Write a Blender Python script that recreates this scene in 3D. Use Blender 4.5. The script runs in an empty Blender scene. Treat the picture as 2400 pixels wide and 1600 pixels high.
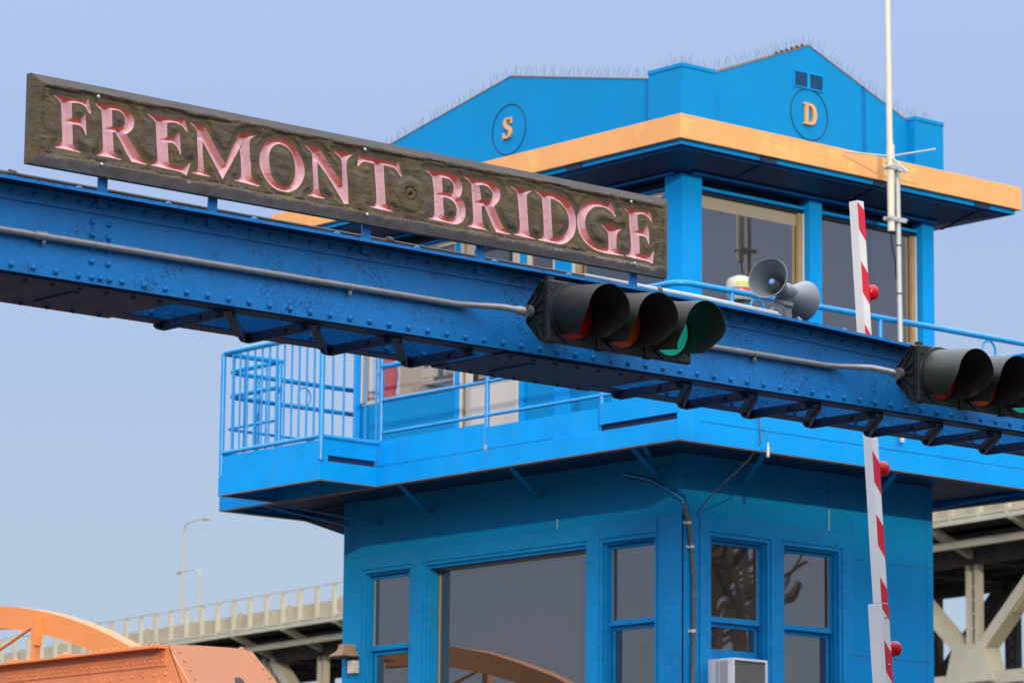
import bpy, bmesh, math, random
from mathutils import Vector, Matrix, noise, geometry
S = bpy.context.scene
COL = bpy.context.collection
R = math.radians
random.seed(7)
# ------------------------------------------------------------------ camera, sky, sun, exposure
PIT, ROLL, AZ = 0.17576, 0.009232, 0.859016
fw = Vector((math.cos(AZ)*math.cos(PIT), math.sin(AZ)*math.cos(PIT), math.sin(PIT)))
rt0 = Vector((math.sin(AZ), -math.cos(AZ), 0)); up0 = rt0.cross(fw)
rt = math.cos(ROLL)*rt0 + math.sin(ROLL)*up0
up = -math.sin(ROLL)*rt0 + math.cos(ROLL)*up0
cam = bpy.data.cameras.new('camera'); camo = bpy.data.objects.new('camera', cam); COL.objects.link(camo)
m = Matrix((rt, up, -fw)).transposed().to_4x4(); m.translation = Vector((0, 0, 1.6)); camo.matrix_world = m
cam.sensor_width = 36; cam.lens = 8911.5/2400*36; cam.clip_start = .5; cam.clip_end = 4000
cam.dof.use_dof = True; cam.dof.focus_distance = 20.9; cam.dof.aperture_fstop = 8.0
S.camera = camo
SUN_EL, SUN_ROT = R(13.2), math.atan2(-.551, -.835)
W = bpy.data.worlds.new("World"); S.world = W; W.use_nodes = True
wn, wl = W.node_tree.nodes, W.node_tree.links
bg = wn['Background']
sky = wn.new('ShaderNodeTexSky'); sky.sky_type = 'NISHITA'; sky.sun_disc = False
sky.sun_elevation = SUN_EL; sky.sun_rotation = SUN_ROT; sky.dust_density = 1.5; sky.air_density = 1.0
mul = wn.new('ShaderNodeVectorMath'); mul.operation = 'MULTIPLY'; mul.inputs[1].default_value = (.35, .32, .30)
tcw = wn.new('ShaderNodeTexCoord'); nzw = wn.new('ShaderNodeTexNoise'); nzw.inputs['Scale'].default_value = 2.2; nzw.inputs['Detail'].default_value = 3
sep = wn.new('ShaderNodeSeparateXYZ'); rampw = wn.new('ShaderNodeValToRGB')
wl.new(tcw.outputs['Generated'], nzw.inputs['Vector']); wl.new(tcw.outputs['Generated'], sep.inputs[0])
wl.new(sep.outputs['Z'], rampw.inputs[0])
cr = rampw.color_ramp
cr.elements[0].position = 0.0; cr.elements[0].color = (2.9, 3.7, 5.1, 1)
cr.elements[1].position = 1.0; cr.elements[1].color = (27, 28, 31, 1)  # overhead sky set far above its visible part, as fill light
e = cr.elements.new(.34); e.color = (4.2, 5.3, 7.6, 1)
e = cr.elements.new(.62); e.color = (21, 22, 25, 1)
e = cr.elements.new(.22); e.color = (3.05, 4.05, 6.75, 1)
e = cr.elements.new(.13); e.color = (3.2, 4.05, 5.9, 1)
mr = wn.new('ShaderNodeMapRange'); mr.inputs['To Min'].default_value = .93; mr.inputs['To Max'].default_value = 1.06
wl.new(nzw.outputs[0], mr.inputs['Value'])
sc_ = wn.new('ShaderNodeVectorMath'); sc_.operation = 'SCALE'
wl.new(rampw.outputs[0], sc_.inputs[0]); wl.new(mr.outputs[0], sc_.inputs['Scale'])
addw = wn.new('ShaderNodeVectorMath'); addw.operation = 'ADD'
wl.new(sky.outputs[0], mul.inputs[0]); wl.new(mul.outputs[0], addw.inputs[0]); wl.new(sc_.outputs[0], addw.inputs[1])
# hazy brightening of the sky around the low sun
sdir = (-.551*math.cos(SUN_EL), -.835*math.cos(SUN_EL), math.sin(SUN_EL))
dt = wn.new('ShaderNodeVectorMath'); dt.operation = 'DOT_PRODUCT'; dt.inputs[1].default_value = sdir; wl.new(tcw.outputs['Generated'], dt.inputs[0])
mxx = wn.new('ShaderNodeMath'); mxx.operation = 'MAXIMUM'; mxx.inputs[1].default_value = 0; wl.new(dt.outputs['Value'], mxx.inputs[0])
pw_ = wn.new('ShaderNodeMath'); pw_.operation = 'POWER'; pw_.inputs[1].default_value = 2.5; wl.new(mxx.outputs[0], pw_.inputs[0])
gsc = wn.new('ShaderNodeVectorMath'); gsc.operation = 'SCALE'; gsc.inputs[0].default_value = (5.0, 4.8, 4.6); wl.new(pw_.outputs[0], gsc.inputs['Scale'])
add2 = wn.new('ShaderNodeVectorMath'); add2.operation = 'ADD'; wl.new(addw.outputs[0], add2.inputs[0]); wl.new(gsc.outputs[0], add2.inputs[1])
wl.new(add2.outputs[0], bg.inputs['Color']); bg.inputs['Strength'].default_value = 0.10
sun = bpy.data.lights.new('sun', 'SUN'); suno = bpy.data.objects.new('sun', sun); COL.objects.link(suno)
sun.energy = 1.85; sun.angle = R(.55); sun.color = (1.0, .85, .62)
SD = Vector((-.551*math.cos(SUN_EL), -.835*math.cos(SUN_EL), math.sin(SUN_EL))).normalized()
suno.rotation_euler = SD.to_track_quat('Z', 'Y').to_euler(); suno.location = (0, 0, 60)
S.view_settings.view_transform = 'Standard'; S.view_settings.look = 'None'; S.view_settings.exposure = 0.0; S.view_settings.gamma = 1

# ------------------------------------------------------------------ helpers
class MB:
    def __init__(s): s.v = []; s.f = []; s.m = []; s.mi = 0
    def add(s, vs, fs):
        o = len(s.v); s.v += [tuple(p) for p in vs]
        for f in fs: s.f.append([i+o for i in f]); s.m.append(s.mi)
        return s
    def box(s, a, b):
        x0, y0, z0 = a; x1, y1, z1 = b
        return s.add([(x0,y0,z0),(x1,y0,z0),(x1,y1,z0),(x0,y1,z0),(x0,y0,z1),(x1,y0,z1),(x1,y1,z1),(x0,y1,z1)],
                     [(0,3,2,1),(4,5,6,7),(0,1,5,4),(1,2,6,5),(2,3,7,6),(3,0,4,7)])
    def prism(s, pts, d):                       # planar polygon (3D pts) pushed by vector d
        d = Vector(d); n = len(pts); P = [Vector(p) for p in pts]
        return s.add(P+[p+d for p in P], [tuple(range(n))[::-1], tuple(range(n, 2*n))]+[(i, (i+1) % n, (i+1) % n+n, i+n) for i in range(n)])
    def beam(s, a, b, w, h, upv=(0,0,1)):
        a = Vector(a); b = Vector(b); t = (b-a).normalized(); u = Vector(upv); x = t.cross(u)
        if x.length < 1e-4: x = t.cross(Vector((1,0,0)))
        x.normalize(); y = x.cross(t).normalized(); x *= w/2; y *= h/2
        return s.prism([a-x-y, a+x-y, a+x+y, a-x+y], b-a)
    def tube(s, pts, r, n=10, cap=True, r1=None):
        P = [Vector(p) for p in pts]; N = len(P); o = len(s.v); prev = None
        for i, p in enumerate(P):
            t = (P[min(i+1, N-1)]-P[max(i-1, 0)]).normalized()
            if prev is None:
                x = t.orthogonal().normalized()
            else:
                x = (prev-t*prev.dot(t)).normalized()
            prev = x; y = t.cross(x)
            rr = r if r1 is None else r+(r1-r)*i/(N-1)
            for k in range(n):
                a = 2*math.pi*k/n; s.v.append(tuple(p+x*math.cos(a)*rr+y*math.sin(a)*rr))
        for i in range(N-1):
            for k in range(n):
                k2 = (k+1) % n; s.f.append([o+i*n+k, o+i*n+k2, o+(i+1)*n+k2, o+(i+1)*n+k]); s.m.append(s.mi)
        if cap:
            s.f.append([o+k for k in range(n)][::-1]); s.m.append(s.mi)
            s.f.append([o+(N-1)*n+k for k in range(n)]); s.m.append(s.mi)
        return s
    def lathe(s, c, ax, prof, n=24, close=False):     # prof: (t along axis, radius)
        c = Vector(c); ax = Vector(ax).normalized(); x = ax.orthogonal().normalized(); y = ax.cross(x); o = len(s.v)
        for t, r in prof:
            for k in range(n):
                a = 2*math.pi*k/n; s.v.append(tuple(c+ax*t+x*math.cos(a)*r+y*math.sin(a)*r))
        for i in range(len(prof)-1):
            for k in range(n):
                k2 = (k+1) % n; s.f.append([o+i*n+k, o+i*n+k2, o+(i+1)*n+k2, o+(i+1)*n+k]); s.m.append(s.mi)
        if close:
            for j in (0, len(prof)-1):
                s.f.append([o+j*n+k for k in range(n)]); s.m.append(s.mi)
        return s
    def dome(s, c, ax, r, h, n=10):
        return s.lathe(c, ax, [(0, r), (h*.45, r*.88), (h*.8, r*.55), (h, r*.12)], n, True)
    def build(s, name, mat, parent=None, smooth=False, bevel=0, label=None, **props):
        me = bpy.data.meshes.new(name); org = Vector((0,0,0)) if parent is None else parent.get('_o') and Vector(parent['_o']) or Vector((0,0,0))
        me.from_pydata([tuple(Vector(p)-org) for p in s.v], [], s.f); me.update()
        mats = mat if isinstance(mat, (list, tuple)) else [mat]
        for mm in mats: me.materials.append(mm)
        if len(mats) > 1: me.polygons.foreach_set('material_index', s.m)
        b = bmesh.new(); b.from_mesh(me); bmesh.ops.remove_doubles(b, verts=b.verts, dist=2e-5); bmesh.ops.recalc_face_normals(b, faces=b.faces); b.to_mesh(me); b.free()
        if smooth:
            me.polygons.foreach_set('use_smooth', [True]*len(me.polygons)); me.set_sharp_from_angle(angle=R(38))
        o = bpy.data.objects.new(name, me); COL.objects.link(o)
        if parent is not None: o.parent = parent
        o['_o'] = tuple(org)
        if bevel:
            bv = o.modifiers.new('bevel', 'BEVEL'); bv.width = bevel; bv.segments = 2; bv.limit_method = 'ANGLE'; bv.angle_limit = R(50); bv.harden_normals = False
        if label: o['label'] = label
        for k, v in props.items(): o[k] = v
        return o
def thing(name, label, cat, loc, group=None):
    o = bpy.data.objects.new(name, None); COL.objects.link(o); o.location = loc; o['_o'] = tuple(loc)
    o.empty_display_size = .2
    o['label'] = label; o['category'] = cat
    if group: o['group'] = group
    return o
def tagm(o, label, cat, group=None):
    o['label'] = label; o['category'] = cat
    if group: o['group'] = group
    return o
def copy_tree(src, delta, label):
    def rec(o, par):
        c = o.copy(); COL.objects.link(c); c.parent = par
        for ch in [x for x in bpy.data.objects if x.parent == o]: rec(ch, c)
        return c
    c = rec(src, None); c.location = Vector(src.location)+Vector(delta); c['label'] = label
    return c
# ------------------------------------------------------------------ materials
def lin(h):
    r, g, b = [int(h[i:i+2], 16)/255 for i in (0, 2, 4)]
    return tuple((c/12.92 if c <= .04045 else ((c+.055)/1.055)**2.4) for c in (r, g, b))
def nd(nt, t, **kw):
    n = nt.nodes.new(t)
    for k, v in kw.items():
        if k in n.inputs: n.inputs[k].default_value = v
        else: setattr(n, k, v)
    return n
def paint(name, rgb, rough=.4, var=.10, scale=2.0, bump=.02, bscale=60, dirt=None, dirt_amt=.0, dirt_scale=8.0, metal=0, streak=False, chip=None, spec=.5, patch=None, crack=None):
    m = bpy.data.materials.new(name); m.use_nodes = True; nt = m.node_tree; L = nt.links
    p = nt.nodes['Principled BSDF']; p.inputs['Roughness'].default_value = rough; p.inputs['Metallic'].default_value = metal
    p.inputs['Specular IOR Level'].default_value = spec
    tc = nd(nt, 'ShaderNodeTexCoord'); ob = tc.outputs['Object']
    n1 = nd(nt, 'ShaderNodeTexNoise', Scale=scale, Detail=6.0, Roughness=.6); L.new(ob, n1.inputs['Vector'])
    mr = nd(nt, 'ShaderNodeMapRange'); mr.inputs['From Min'].default_value = .3; mr.inputs['From Max'].default_value = .7
    mr.inputs['To Min'].default_value = 1-var; mr.inputs['To Max'].default_value = 1+var; L.new(n1.outputs[0], mr.inputs['Value'])
    c = nd(nt, 'ShaderNodeVectorMath', operation='SCALE'); c.inputs[0].default_value = rgb; L.new(mr.outputs[0], c.inputs['Scale'])
    out = c.outputs[0]
    def blend(col, fac_out, out):
        mx = nd(nt, 'ShaderNodeMix', data_type='RGBA'); L.new(fac_out, mx.inputs['Factor']); L.new(out, mx.inputs[6]); mx.inputs[7].default_value = (*col, 1); return mx.outputs[2]
    def thr(sock, lo, hi, amt=1.0):
        r = nd(nt, 'ShaderNodeMapRange', clamp=True); r.inputs['From Min'].default_value = lo; r.inputs['From Max'].default_value = hi; r.inputs['To Max'].default_value = amt; L.new(sock, r.inputs['Value']); return r.outputs[0]
    if dirt:
        mp = nd(nt, 'ShaderNodeMapping'); L.new(ob, mp.inputs['Vector'])
        if streak: mp.inputs['Scale'].default_value = (1, 1, .12)
        n2 = nd(nt, 'ShaderNodeTexNoise', Scale=dirt_scale, Detail=8.0, Roughness=.65); L.new(mp.outputs[0], n2.inputs['Vector'])
        out = blend(dirt, thr(n2.outputs[0], .5, .78, dirt_amt), out)
    if patch:
        n4 = nd(nt, 'ShaderNodeTexNoise', Scale=patch[1], Detail=5.0, Roughness=.7); L.new(ob, n4.inputs['Vector'])
        out = blend(patch[0], thr(n4.outputs[0], .54, .66, patch[2]), out)
    if chip:
        n3 = nd(nt, 'ShaderNodeTexNoise', Scale=chip[1], Detail=9.0, Roughness=.75); L.new(ob, n3.inputs['Vector'])
        out = blend(chip[0], thr(n3.outputs[0], chip[2], chip[2]+.015), out)
    if crack:
        dn = nd(nt, 'ShaderNodeTexNoise', Scale=crack[1]*1.5, Detail=4.0); L.new(ob, dn.inputs['Vector'])
        va = nd(nt, 'ShaderNodeVectorMath', operation='MULTIPLY_ADD'); L.new(dn.outputs['Color'], va.inputs[0]); va.inputs[1].default_value = (.25/crack[1]*4,)*3; L.new(ob, va.inputs[2])
        vo = nd(nt, 'ShaderNodeTexVoronoi', feature='DISTANCE_TO_EDGE', Scale=crack[1]); L.new(va.outputs[0], vo.inputs['Vector'])
        lt = nd(nt, 'ShaderNodeMath', operation='LESS_THAN'); lt.inputs[1].default_value = crack[2]; L.new(vo.outputs['Distance'], lt.inputs[0])
        mk = nd(nt, 'ShaderNodeTexNoise', Scale=crack[3], Detail=3.0); L.new(ob, mk.inputs['Vector'])
        ml = nd(nt, 'ShaderNodeMath', operation='MULTIPLY'); L.new(lt.outputs[0], ml.inputs[0]); L.new(thr(mk.outputs[0], .52, .60, .85), ml.inputs[1])
        out = blend(crack[0], ml.outputs[0], out)
    L.new(out, p.inputs['Base Color'])
    rr = nd(nt, 'ShaderNodeMapRange'); rr.inputs['To Min'].default_value = max(.02, rough-.12); rr.inputs['To Max'].default_value = min(1, rough+.15); L.new(n1.outputs[0], rr.inputs['Value']); L.new(rr.outputs[0], p.inputs['Roughness'])
    if bump:
        nb = nd(nt, 'ShaderNodeTexNoise', Scale=bscale, Detail=5.0, Roughness=.6); L.new(ob, nb.inputs['Vector'])
        ns = nd(nt, 'ShaderNodeTexNoise', Scale=bscale*.06, Detail=2.0); L.new(ob, ns.inputs['Vector'])
        ad = nd(nt, 'ShaderNodeMath', operation='MULTIPLY_ADD'); L.new(ns.outputs[0], ad.inputs[0]); ad.inputs[1].default_value = 2.5; L.new(nb.outputs[0], ad.inputs[2])
        bp = nd(nt, 'ShaderNodeBump', Strength=1.0, Distance=bump); L.new(ad.outputs[0], bp.inputs['Height']); L.new(bp.outputs[0], p.inputs['Normal'])
    return m
def simple(name, rgb, rough=.5, metal=0, emit=None, es=0, spec=.5):
    m = bpy.data.materials.new(name); m.use_nodes = True; p = m.node_tree.nodes['Principled BSDF']
    p.inputs['Base Color'].default_value = (*rgb, 1); p.inputs['Roughness'].default_value = rough; p.inputs['Metallic'].default_value = metal; p.inputs['Specular IOR Level'].default_value = spec
    if emit: p.inputs['Emission Color'].default_value = (*emit, 1); p.inputs['Emission Strength'].default_value = es
    return m
def glass(name, refl, base=None, trans=None):
    m = bpy.data.materials.new(name); m.use_nodes = True; nt = m.node_tree; L = nt.links; nt.nodes.remove(nt.nodes['Principled BSDF'])
    out = nt.nodes['Material Output']; gl = nd(nt, 'ShaderNodeBsdfGlossy', Roughness=.012); gl.inputs['Color'].default_value = (1, 1, 1, 1)
    tc = nd(nt, 'ShaderNodeTexCoord'); nb = nd(nt, 'ShaderNodeTexNoise', Scale=1.6, Detail=1.0); L.new(tc.outputs['Object'], nb.inputs['Vector'])
    bp = nd(nt, 'ShaderNodeBump', Strength=1.0, Distance=.0012); L.new(nb.outputs[0], bp.inputs['Height']); L.new(bp.outputs[0], gl.inputs['Normal'])
    if trans: b = nd(nt, 'ShaderNodeBsdfTransparent'); b.inputs['Color'].default_value = (*trans, 1)
    else: b = nd(nt, 'ShaderNodeBsdfDiffuse'); b.inputs['Color'].default_value = (*base, 1)
    mx = nd(nt, 'ShaderNodeMixShader'); mx.inputs[0].default_value = refl; L.new(b.outputs[0], mx.inputs[1]); L.new(gl.outputs[0], mx.inputs[2]); L.new(mx.outputs[0], out.inputs[0])
    return m
BLUE = (.0005, .255, .585)
M = {}
M['blue'] = paint('tower_blue_paint', BLUE, .55, spec=.15, var=.04, scale=1.3, bump=.0015, bscale=40, dirt=(.04, .20, .36), dirt_amt=.12, dirt_scale=5, streak=True, chip=((.55, .68, .75), 22, .775))
M['blue_trim'] = paint('tower_trim_paint', (.0005, .245, .58), .5, spec=.2, var=.10, scale=3, bump=.003, bscale=30, dirt=(.15, .3, .45), dirt_amt=.25, dirt_scale=14, chip=((.5, .65, .75), 40, .74))
M['blue_fascia'] = paint('tower_fascia_paint', (.0005, .32, .82), .5, spec=.15, var=.07, scale=2, bump=.0015, bscale=50, dirt=(.10, .25, .36), dirt_amt=.18, dirt_scale=6, streak=True, chip=((.3, .32, .3), 35, .755))
M['rail'] = paint('railing_blue_paint', (.002, .30, .74), .28, .10, 6, .002, 50, dirt=(.22, .30, .34), dirt_amt=.35, dirt_scale=16, chip=((.20, .12, .07), 30, .70), spec=.6)
M['soffit'] = paint('soffit_shade_navy', (.002, .022, .075), .5, .15, 2, .002, 30, dirt=(.02, .03, .05), dirt_amt=.5)  # navy darkened further to carry the shade under deck and roof
M['rust_edge'] = paint('rusty_edge_metal', (.26, .18, .12), .7, .2, 8, .003, 60)
M['orange'] = paint('fascia_orange_paint', (.85, .40, .135), .55, .07, 1.5, .001, 40, patch=((.86, .54, .17), 2.6, .75))
M['girder'] = paint('girder_blue_paint', (.005, .225, .60), .38, .10, 3.2, .003, 60, dirt=(.02, .05, .12), dirt_amt=.35, dirt_scale=26, chip=((.006, .02, .06), 60, .70), spec=.35, crack=((.008,.03,.09), 26, .030, 5))
M['girder_dark'] = paint('girder_shade_navy', (.003, .024, .085), .5, .25, 6, .004, 60, dirt=(.04, .03, .025), dirt_amt=.7, dirt_scale=12, chip=((.22, .13, .08), 35, .70))  # girder blue darkened for grime and for the shade on the undersides
M['steel'] = paint('galvanised_steel', (.34, .345, .34), .42, .14, 12, .001, 90, metal=.35, dirt=(.18, .15, .12), dirt_amt=.4, dirt_scale=18)
M['steel_dark'] = paint('weathered_pipe', (.11, .10, .095), .6, .25, 10, .002, 80, dirt=(.22, .20, .18), dirt_amt=.6, dirt_scale=9)
M['cream_pole'] = paint('cream_painted_pole', (.72, .67, .55), .4, .06, 5, .001, 60, dirt=(.35, .33, .28), dirt_amt=.3, dirt_scale=20, streak=True)
M['grey_pole'] = paint('grey_galvanised_pole', (.50, .53, .52), .4, .10, 25, .001, 60, metal=.15)
M['white'] = paint('white_paint', (.72, .71, .70), .4, .05, 4, .001, 60, dirt=(.4, .38, .33), dirt_amt=.15)
M['red'] = simple('red_reflective_sheet', (.62, .012, .03), .35)
M['white_sheet'] = simple('white_reflective_sheet', (.70, .70, .72), .35)
M['red_lens'] = simple('red_lens_plastic', (.50, .003, .008), .22, spec=.4)
M['door'] = paint('off_white_door_paint', (.62, .56, .50), .5, .05, 2, .001, 40, dirt=(.4, .36, .3), dirt_amt=.2, streak=True)
M['frame'] = paint('window_frame_cream', (.70, .64, .54), .45, .06, 5, .001, 40)
M['gold'] = paint('bronze_window_track', (.50, .36, .19), .35, .12, 9, .001, 60, metal=.3)
M['black'] = paint('black_plastic', (.016, .018, .019), .45, .2, 6, .001, 80)
M['signal'] = paint('signal_dark_paint', (.013, .016, .017), .42, .22, 5, .0015, 90, dirt=(.06, .05, .045), dirt_amt=.3, dirt_scale=10)
M['signal_green'] = paint('signal_olive_paint', (.034, .040, .026), .45, .2, 5, .0015, 90, dirt=(.03, .03, .03), dirt_amt=.5, dirt_scale=6)
M['signal_in'] = paint('signal_inside_black', (.020, .019, .019), .55, .25, 9, .002, 90, dirt=(.12, .085, .075), dirt_amt=.5, dirt_scale=14)
M['lens_red'] = simple('signal_red_glass', (.40, .004, .005), .15)
M['lens_amber'] = simple('signal_amber_glass', (.55, .065, .004), .15)
M['lens_green'] = simple('signal_green_glass', (.02, .35, .25), .2, emit=(.01, .62, .46), es=.30)
M['horn'] = paint('horn_grey_paint', (.22, .24, .245), .38, .09, 9, .001, 70, dirt=(.32, .30, .26), dirt_amt=.3, dirt_scale=12)
M['ac'] = paint('ac_white_plastic', (.78, .77, .76), .4, .04, 6, .001, 50)
M['grille'] = paint('ac_grey_grille', (.18, .175, .155), .6, .15, 20, .002, 80)
M['lampshade'] = paint('weathered_tan_shade', (.40, .24, .15), .7, .2, 14, .003, 80)
M['truss'] = paint('orange_truss_paint', (.86, .27, .10), .42, .07, 2, .0015, 60, dirt=(.45, .14, .06), dirt_amt=.25, dirt_scale=6)
M['truss_plate'] = paint('orange_plate_paint', (.41, .155, .062), .45, .05, 3, .0015, 60, chip=((.3, .1, .04), 30, .76))
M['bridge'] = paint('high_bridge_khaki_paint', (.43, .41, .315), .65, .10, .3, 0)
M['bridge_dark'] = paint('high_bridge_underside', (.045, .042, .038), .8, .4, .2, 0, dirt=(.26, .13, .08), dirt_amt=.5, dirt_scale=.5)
M['concrete'] = paint('parapet_concrete', (.40, .35, .25), .8, .15, .4, 0)
M['gw'] = glass('window_glass_dark', .21, base=(.038, .029, .022))
M['gt'] = glass('window_glass_clear', .10, trans=(.92, .90, .88))
M['dark'] = simple('dark_interior', (.02, .02, .022), .8)
M['blind'] = simple('roller_blind_cloth', (.42, .37, .28), .8)
M['blotch'] = simple('lime_sticker', (.5, .7, .05), .5)
M['navy'] = simple('navy_joint', (.004, .02, .07), .7)
M['bark'] = paint('tree_bark', (.11, .075, .05), .9, .3, 4, .01, 20)
M['asphalt'] = paint('asphalt', (.04, .04, .042), .9, .2, .8, .004, 30)
M['ground'] = paint('ground_gravel', (.03, .03, .028), .95, .3, .5, .01, 6)
# ------------------------------------------------------------------ setting
def structure(mb, name, mat):
    o = mb.build(name, mat); o['kind'] = 'structure'; return o
structure(MB().add([(-900,-900,0),(1200,-900,0),(1200,1200,0),(-900,1200,0)], [(0,1,2,3)]), 'ground', M['ground'])
structure(MB().add([(-60,-3,.004),(60,-3,.004),(60,17,.004),(-60,17,.004)], [(0,1,2,3)]), 'road', M['asphalt'])
XC, YC = 27.409, 28.987
# ------------------------------------------------------------------ gantry girder that crosses in front
GY = 15.219; GB = 5.12; GW = .665
gz = lambda x: 5.557 - (0 if x < 14 else .012*(x-14)+.006*(x-14)**2)
girder = thing('gantry_girder', 'long dark blue riveted box girder crossing the picture below the carved wooden sign', 'girder', (13.5, GY+GW/2, GB))
X0, X1 = 4.6, 22.5
XS = [X0+i*(14-X0)/6 for i in range(7)]+[14+i*(X1-14)/12 for i in range(1, 13)]
def strip(mb, y0, y1, zl, zh):                 # bar whose z limits follow x
    for a, b in zip(XS[:-1], XS[1:]):
        P = [(a,y0,zl(a)),(b,y0,zl(b)),(b,y1,zl(b)),(a,y1,zl(a)),(a,y0,zh(a)),(b,y0,zh(b)),(b,y1,zh(b)),(a,y1,zh(a))]
        mb.add(P, [(0,3,2,1),(4,5,6,7),(0,1,5,4),(2,3,7,6)]+([(3,0,4,7)] if a == X0 else [])+([(1,2,6,5)] if b == X1 else []))
fw_ = MB(); strip(fw_, GY, GY+.012, lambda x: GB+.001, lambda x: gz(x)-.012)
strip(fw_, GY-.009, GY-.0003, lambda x: gz(x)-.085, lambda x: gz(x)-.012)           # top angle leg
strip(fw_, GY-.004, GY-.0003, lambda x: GB, lambda x: GB+.062)
x = 4.7; rows = []
while x < 22.4:
    if not any(abs(x-s) < .045 for s in (10.396, 10.495)): rows.append(x)
    x += .1305
for x in rows+[10.397, 10.497]:
    fw_.dome((x, GY-.009, gz(x)-.045), (0,-1,0), .0165, .016, 12)
    fw_.dome((x+(.006 if x != 10.397 else 0), GY-.004, GB+.032), (0,-1,0), .0165, .016, 12)
for x in (10.396, 10.494):
    for z in (5.430, 5.363, 5.297, 5.231): fw_.dome((x, GY-.0005, z), (0,-1,0), .0165, .016, 12)
fw_.build('front_web', M['girder'], girder, smooth=True)
bw = MB(); strip(bw, GY+GW-.012, GY+GW, lambda x: GB+.001, lambda x: gz(x)-.012)
for x in rows[::2]: bw.dome((x, GY+GW-.012, GB+.05), (0,-1,0), .016, .014, 8); bw.dome((x, GY+GW-.012, gz(x)-.09), (0,-1,0), .016, .014, 8)
bw.build('back_web', M['girder'], girder, smooth=True)
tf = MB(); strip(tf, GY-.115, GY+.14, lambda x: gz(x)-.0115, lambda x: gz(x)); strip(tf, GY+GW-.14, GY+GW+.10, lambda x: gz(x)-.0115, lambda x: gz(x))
tf.build('top_flange', M['girder_dark'], girder)  # flange takes the dark underside colour: staining and overhang shade in one
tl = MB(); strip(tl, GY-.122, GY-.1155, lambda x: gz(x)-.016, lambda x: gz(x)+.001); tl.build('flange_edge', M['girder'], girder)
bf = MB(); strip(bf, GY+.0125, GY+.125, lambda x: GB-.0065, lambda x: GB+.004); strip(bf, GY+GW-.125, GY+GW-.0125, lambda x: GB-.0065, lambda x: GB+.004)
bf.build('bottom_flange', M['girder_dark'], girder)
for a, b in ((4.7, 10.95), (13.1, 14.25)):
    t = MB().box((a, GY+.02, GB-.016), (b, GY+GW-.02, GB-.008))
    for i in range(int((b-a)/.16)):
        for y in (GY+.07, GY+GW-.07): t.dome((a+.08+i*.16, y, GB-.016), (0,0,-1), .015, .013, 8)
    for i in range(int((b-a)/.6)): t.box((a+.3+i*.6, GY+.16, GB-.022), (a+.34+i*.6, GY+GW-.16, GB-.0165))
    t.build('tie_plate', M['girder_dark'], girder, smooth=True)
nodes = [11.25, 11.80, 12.345, 12.90] + [14.45+i*.516 for i in range(16)]
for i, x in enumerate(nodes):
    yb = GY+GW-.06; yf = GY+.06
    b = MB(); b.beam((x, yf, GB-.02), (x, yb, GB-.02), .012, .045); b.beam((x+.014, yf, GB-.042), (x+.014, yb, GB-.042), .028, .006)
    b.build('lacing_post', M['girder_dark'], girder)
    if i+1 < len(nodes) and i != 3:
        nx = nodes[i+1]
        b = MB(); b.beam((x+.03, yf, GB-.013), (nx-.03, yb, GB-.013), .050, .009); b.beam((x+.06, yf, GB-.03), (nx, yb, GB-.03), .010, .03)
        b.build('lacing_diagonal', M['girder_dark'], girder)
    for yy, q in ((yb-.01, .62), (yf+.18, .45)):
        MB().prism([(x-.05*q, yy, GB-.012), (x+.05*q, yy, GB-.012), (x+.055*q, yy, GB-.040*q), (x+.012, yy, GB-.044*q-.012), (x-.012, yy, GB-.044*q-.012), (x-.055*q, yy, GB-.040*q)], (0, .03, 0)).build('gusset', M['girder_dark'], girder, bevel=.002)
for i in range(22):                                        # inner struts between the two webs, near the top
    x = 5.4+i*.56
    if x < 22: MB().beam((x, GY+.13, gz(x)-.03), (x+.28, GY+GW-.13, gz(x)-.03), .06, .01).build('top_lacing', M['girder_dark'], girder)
for i in range(26):
    x = 4.95+i*.5305+.006*i
    b = MB().prism([(x-.15, GY-.05, gz(x)+.001), (x+.06, GY-.05, gz(x)+.001), (x+.055, GY-.05, gz(x)+.016), (x-.05, GY-.05, gz(x)+.014)], (0, .1, 0))
    b.dome((x-.01, GY-.01, gz(x)+.014), (0,0,1), .024, .026, 10)
    b.build('flange_clip', M['girder'], girder, smooth=True)
for xx in (4.8, 22.2):
    MB().box((xx-.2, GY+.05, 0), (xx+.2, GY+GW-.05, GB-.02)).build('column', M['girder'], girder, bevel=.02)
# conduits fixed to the girder
def strap(mb, x, y, z):
    mb.lathe((x-.009, y, z), (1,0,0), [(0,.0185),(.0,.021),(.018,.021),(.018,.0185)], 14); mb.box((x-.009, y+.0, z-.045), (x+.009, y+.012, z-.018)); mb.dome((x, y, z-.034), (0,-1,0), .009, .009, 8)
cd = thing('conduit', 'grey steel conduit along the girder under the wooden sign, ending at the first traffic light', 'conduit', (9, 15.18, 5.315), 'grey conduits strapped to the girder')
CY = GY-.024
MB().tube([(4.7,CY,5.31),(9.8,CY,5.312),(12.72,CY,5.318),(12.80,CY-.012,5.322),(12.92,CY-.13,5.310),(12.99,CY-.20,5.292),(13.06,14.955,5.281)], .0175, 14).build('pipe', M['steel'], cd, smooth=True)
for x in (6.4, 8.2, 10.10, 12.0):
    q = MB(); strap(q, x, CY, 5.315); q.build('strap', M['steel'], cd, smooth=True)
MB().lathe((10.04, CY, 5.3125), (1,0,0), [(0,.0175),(0,.0215),(.055,.0215),(.055,.0175)], 14).build('coupling', M['steel'], cd, smooth=True)
MB().lathe((12.975, CY-.19, 5.292), (.35,-.3,-.05), [(0,.0175),(0,.024),(.05,.024),(.05,.0175)], 14).build('coupling', M['steel'], cd, smooth=True)
cd2 = thing('conduit', 'grey steel conduit on the girder between the two traffic lights', 'conduit', (15, 15.18, 5.315), 'grey conduits strapped to the girder')
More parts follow.
